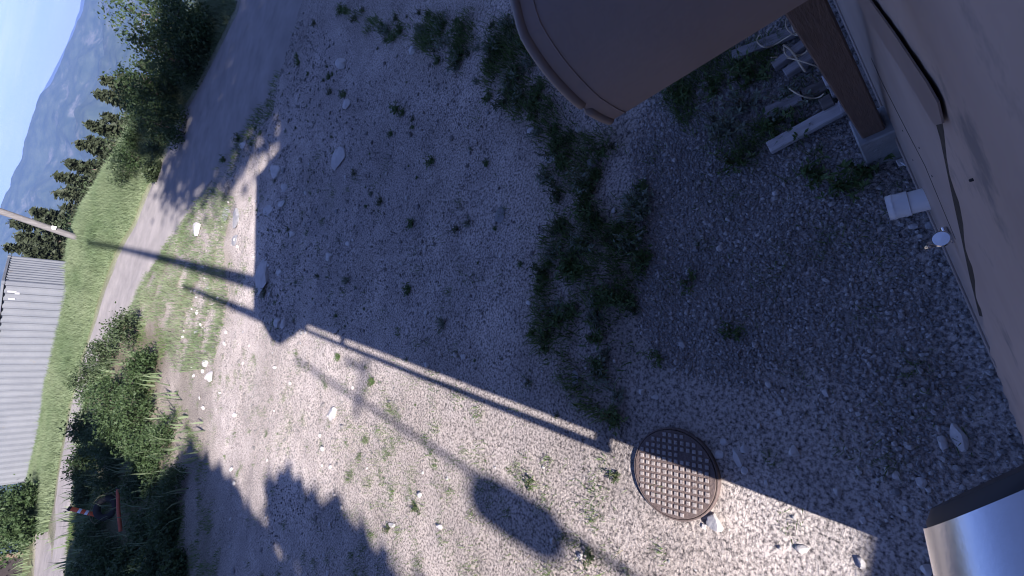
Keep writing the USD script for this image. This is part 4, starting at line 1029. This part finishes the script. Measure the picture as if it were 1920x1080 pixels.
# gravel: crushed stone along the wall, then coarse grit over the rest of the yard
gz = ZONE["gravel"]
PEB0 = ground_poly([(330, 440), (440, 250), (560, 20), (1300, 20), (1560, 20), (1840, 600), (1650, 1000), (1600, 1120), (400, 1120), (430, 900), (300, 640)])
PEB = PEB0.difference(gz.buffer(-.2))
xy = scatter(gz, 30000, rng); rim = np.clip(shapely.distance(gz.boundary, shapely.points(xy[:, 0], xy[:, 1])) / .5, 0, 1); keepg = n2(xy[:, 0], xy[:, 1], 1.1, 61) - .25 * (1 - rim) + rng.normal(0, .1, len(xy)) > .36
sz = rng.lognormal(math.log(.0185), .30, len(xy))
obj("gravel", pebbles(drop(xy[keepg]), sz[keepg], rng), "gravel_look", label="grey crushed stone gravel along the foot of the wall", category="gravel", kind="stuff")
xy = np.vstack([scatter(gz, 3200, rng), scatter(PEB0, 900, rng)])
obj("gravel", pebbles(drop(xy), rng.lognormal(math.log(.021), .30, len(xy)), rng, sink=.2), "pale_chip_look", label="pale stone chips sprinkled among the gravel and yard grit", category="gravel", kind="stuff")
xy = scatter(PEB, 52000, rng); rim = np.clip(shapely.distance(PEB.boundary, shapely.points(xy[:, 0], xy[:, 1])) / 1.2, 0, 1)
xy = xy[n2(xy[:, 0], xy[:, 1], .9, 63) - .3 * (1 - rim) + rng.normal(0, .07, len(xy)) > .47]; sz = rng.lognormal(math.log(.0112), .50, len(xy)) * (1 + .08 * np.hypot(xy[:, 0], xy[:, 1]))
obj("gravel", pebbles(drop(xy), sz, rng, sink=.42), "pebble_look", label="buff grit and pebbles spread over the yard", category="gravel", kind="stuff")


def stone(px, py, wpx, hpx, seed, lk, flat=.5, **data):
    """A rough boulder: WPX, HPX its size in the picture."""
    r_ = np.random.default_rng(seed); c = hit(px, py); a_, b_ = hit(px - wpx / 2, py), hit(px + wpx / 2, py); e_, g_ = hit(px, py - hpx / 2), hit(px, py + hpx / 2)
    dx, dy = np.linalg.norm((b_ - a_)[:2]), np.linalg.norm((g_ - e_)[:2]); ang = math.atan2((b_ - a_)[1], (b_ - a_)[0])
    m = trimesh.creation.icosphere(subdivisions=2); v = np.array(m.vertices)
    v = np.sign(v) * np.abs(v) ** .86
    v *= (1 + .55 * (meshkit.fbm(v * 1.3 + seed * 7.1, 3, seed) - .5))[:, None]
    for _ in range(9):
        cut = unit(r_.normal(0, 1, 3)); v -= np.maximum(0, v @ cut - r_.uniform(.55, .85))[:, None] * cut
    hh = min(dx, dy) * flat * .7
    v *= np.array([dx, dy, hh * 2]) * .5
    R_ = np.array([[math.cos(ang), -math.sin(ang), 0], [math.sin(ang), math.cos(ang), 0], [0, 0, 1]])
    zz = ground_z(c[0], c[1])[0] + hh * .24
    v = v @ R_.T + [c[0], c[1], zz]
    return obj("stone", (v, np.array(m.faces)), lk, smooth=18, category="stone", **data)


P_, S_, D_ = "pale_stone_look", "stone_look", "dark_stone_look"
for k, (a, b, w_, h_, lk, fl_, lab) in enumerate([
    (495, 520, 26, 62, P_, .12, "large flat pale slab stone just inside the house shadow's far edge"), (637, 300, 22, 44, P_, .2, "flat pale stone, uppermost of the larger ones in the shaded yard"), (518, 322, 12, 26, S_, .4, "grey stone near the upper tip of the sunlit gravel"),
    (641, 121, 13, 20, P_, .6, "bright sunlit stone near the road in the upper yard"), (653, 197, 11, 16, S_, .5, "lone stone below the bright sunlit one in the upper yard"), (775, 95, 14, 16, S_, .6, "roundish stone in the shaded weeds near the top"),
    (1039, 298, 24, 20, P_, .55, "pale wedge shaped stone left of the silvery weed"), (1114, 311, 22, 32, D_, .5, "dark triangular stone beside the silvery weed under the hood tip"), (1000, 249, 13, 15, S_, .6, "small round stone left of the hood tip"), (1085, 243, 13, 12, S_, .6, "small stone just below the hood's rim"),
    (938, 402, 18, 34, D_, .15, "flat dark slate in the middle of the shaded yard"), (1799, 820, 34, 58, S_, .6, "largest oval stone, lying near the wall at the right"), (1768, 832, 24, 30, S_, .65, "round stone touching the left of the largest oval stone"),
    (1728, 905, 22, 28, S_, .65, "oval grey stone just above the silver lamp"), (1741, 918, 14, 15, S_, .65, "small stone touching the oval grey one above the silver lamp"), (1490, 846, 23, 25, S_, .65, "round stone alone in the shade right of the manhole"),
    (1573, 921, 21, 19, S_, .6, "stone in the shade left of the lamp, near the shadow line"), (1340, 978, 34, 44, P_, .6, "bright angular stone in the sun beside the manhole"), (1322, 986, 11, 15, P_, .6, "small pale stone touching the bright angular one by the manhole"),
    (1385, 856, 22, 40, S_, .25, "tall pale shard right of the manhole"), (1362, 829, 24, 16, P_, .25, "curved pale shard above the tall one by the manhole"), (1352, 850, 20, 18, S_, .25, "bluish flat shard touching the manhole's right side"), (1398, 842, 22, 18, S_, .3, "flat shard behind the tall one by the manhole"),
    (1507, 1027, 28, 18, P_, .45, "pale flat stone in the sunlit gravel near the bottom right"), (1619, 976, 16, 18, S_, .6, "stone in the shade just right of the shadow corner"), (1618, 1051, 18, 20, S_, .55, "stone low in the shade left of the silver lamp"),
    (1662, 882, 11, 18, S_, .6, "narrow pale stone above the twin pebbles near the lamp"), (1680, 892, 17, 18, S_, .6, "pale round stone left of the oval grey one"), (1708, 873, 14, 14, S_, .6, "small stone between the largest oval stone and the lamp"),
    (1550, 736, 15, 17, S_, .6, "stone in the lower gravel midway between manhole and wall"), (1583, 632, 20, 20, D_, .7, "dark round stone in the crushed gravel"), (1464, 772, 14, 17, S_, .6, "stone in the gravel above the lone round one"), (1618, 750, 10, 9, P_, .6, "tiny pale pebble right of the dark round stone"), (1730, 733, 14, 14, S_, .6, "stone in gravel above the largest oval one"),
    (1205, 734, 14, 14, P_, .6, "pale stone above the manhole, left one of a pair"), (1231, 744, 13, 12, S_, .6, "stone above the manhole, right one of a pair"), (628, 776, 12, 26, P_, .4, "white elongated stone in the sunlit gravel's left part"), (827, 986, 13, 13, P_, .7, "white round stone below the round shadow"), (735, 985, 13, 11, P_, .6, "white stone left of the white round one"),
    (398, 706, 10, 22, P_, .4, "white stone at the sunlit yard's upper left edge"), (386, 681, 8, 12, P_, .5, "small white stone above the other near the yard's left edge"), (372, 430, 14, 22, P_, .35, "bright white flat rock on the verge"), (424, 402, 12, 26, D_, .12, "grey slab, left one of the sunlit pair by the shadow tip"), (444, 408, 13, 34, D_, .12, "grey slab, right one of the sunlit pair by the shadow tip"), (440, 452, 12, 22, D_, .12, "grey slab lying below the sunlit pair"),
    (455, 272, 10, 14, P_, .4, "lit rock in dappled light near the road"), (535, 352, 9, 16, S_, .5, "small grey stone in the shade right of the sunlit tip"), (530, 382, 9, 14, S_, .5, "small grey stone, lower, right of the sunlit tip"), (503, 396, 11, 22, S_, .4, "upright looking stone along the shadow's far edge"), (548, 440, 11, 13, S_, .5, "stone above the large flat slab's right side"), (526, 512, 12, 13, S_, .6, "round stone right of the large flat slab"),
    (523, 604, 9, 22, S_, .4, "narrow stone near the eave shadow's tip, left"), (536, 608, 9, 20, S_, .4, "narrow stone near the eave shadow's tip, right"), (619, 481, 12, 16, S_, .5, "stone in the middle of the upper shaded gravel"), (654, 458, 10, 10, S_, .5, "small stone in the upper shaded gravel's middle"), (1082, 711, 16, 32, D_, .3, "long dark stone in the lower end of the weed strip"),
    (1265, 40, 16, 20, S_, .4, "stone under the hood, seldom seen"), (1738, 1066, 24, 26, S_, .7, "rounded grey green stone half hidden by the silver lamp"), (870, 668, 9, 12, P_, .6, "small pale stone in the lower shaded yard"), (803, 684, 8, 10, P_, .6, "small pale stone left of its twin in the lower shaded yard"), (1422, 442, 12, 10, P_, .5, "pinkish pebble in the crushed gravel"), (1400, 880, 14, 16, S_, .5, "stone below the shards right of the manhole"), (1440, 905, 12, 13, S_, .5, "small stone right of the shards by the manhole")]):
    if lab.startswith("stone under the hood"):
        continue
    stone(a, b, w_, h_, 500 + k, lk, fl_, label=lab)
rr_ = np.random.default_rng(77)
for c in scatter(YARD, 150, rr_):
    L = rr_.uniform(.022, .05) * (1 + .10 * np.hypot(*c))
    v, f = pebbles(drop(c[None]), np.array([L]), rr_, sub=1, sink=.25)
    obj("stone", (v, f), ["stone_look", "pale_stone_look", "dark_stone_look"][int(rr_.choice(3, p=[.6, .22, .18]))], smooth=50, label="small loose stone among many scattered over the gravel yard", category="stone", group="small stones scattered over the yard")

# thin haze that turns the far mountains blue
hz = box((0, 3500, -55), (26000, 22000, 1190)); hz = (hz[0], hz[1])
usdkit.material(stage, "/World/Looks/haze_look", {"v": ("principled_volume", {"color": (.26, .44, 1.0), "density": 0.95e-4, "anisotropy": 0.0})}, [], volume="v.volume")
LOOK["haze_look"] = UsdShade.Material.Get(stage, "/World/Looks/haze_look")
obj("haze", hz, "haze_look", kind="stuff", label="thin blue summer haze filling the valley air", category="haze")
print("all done")
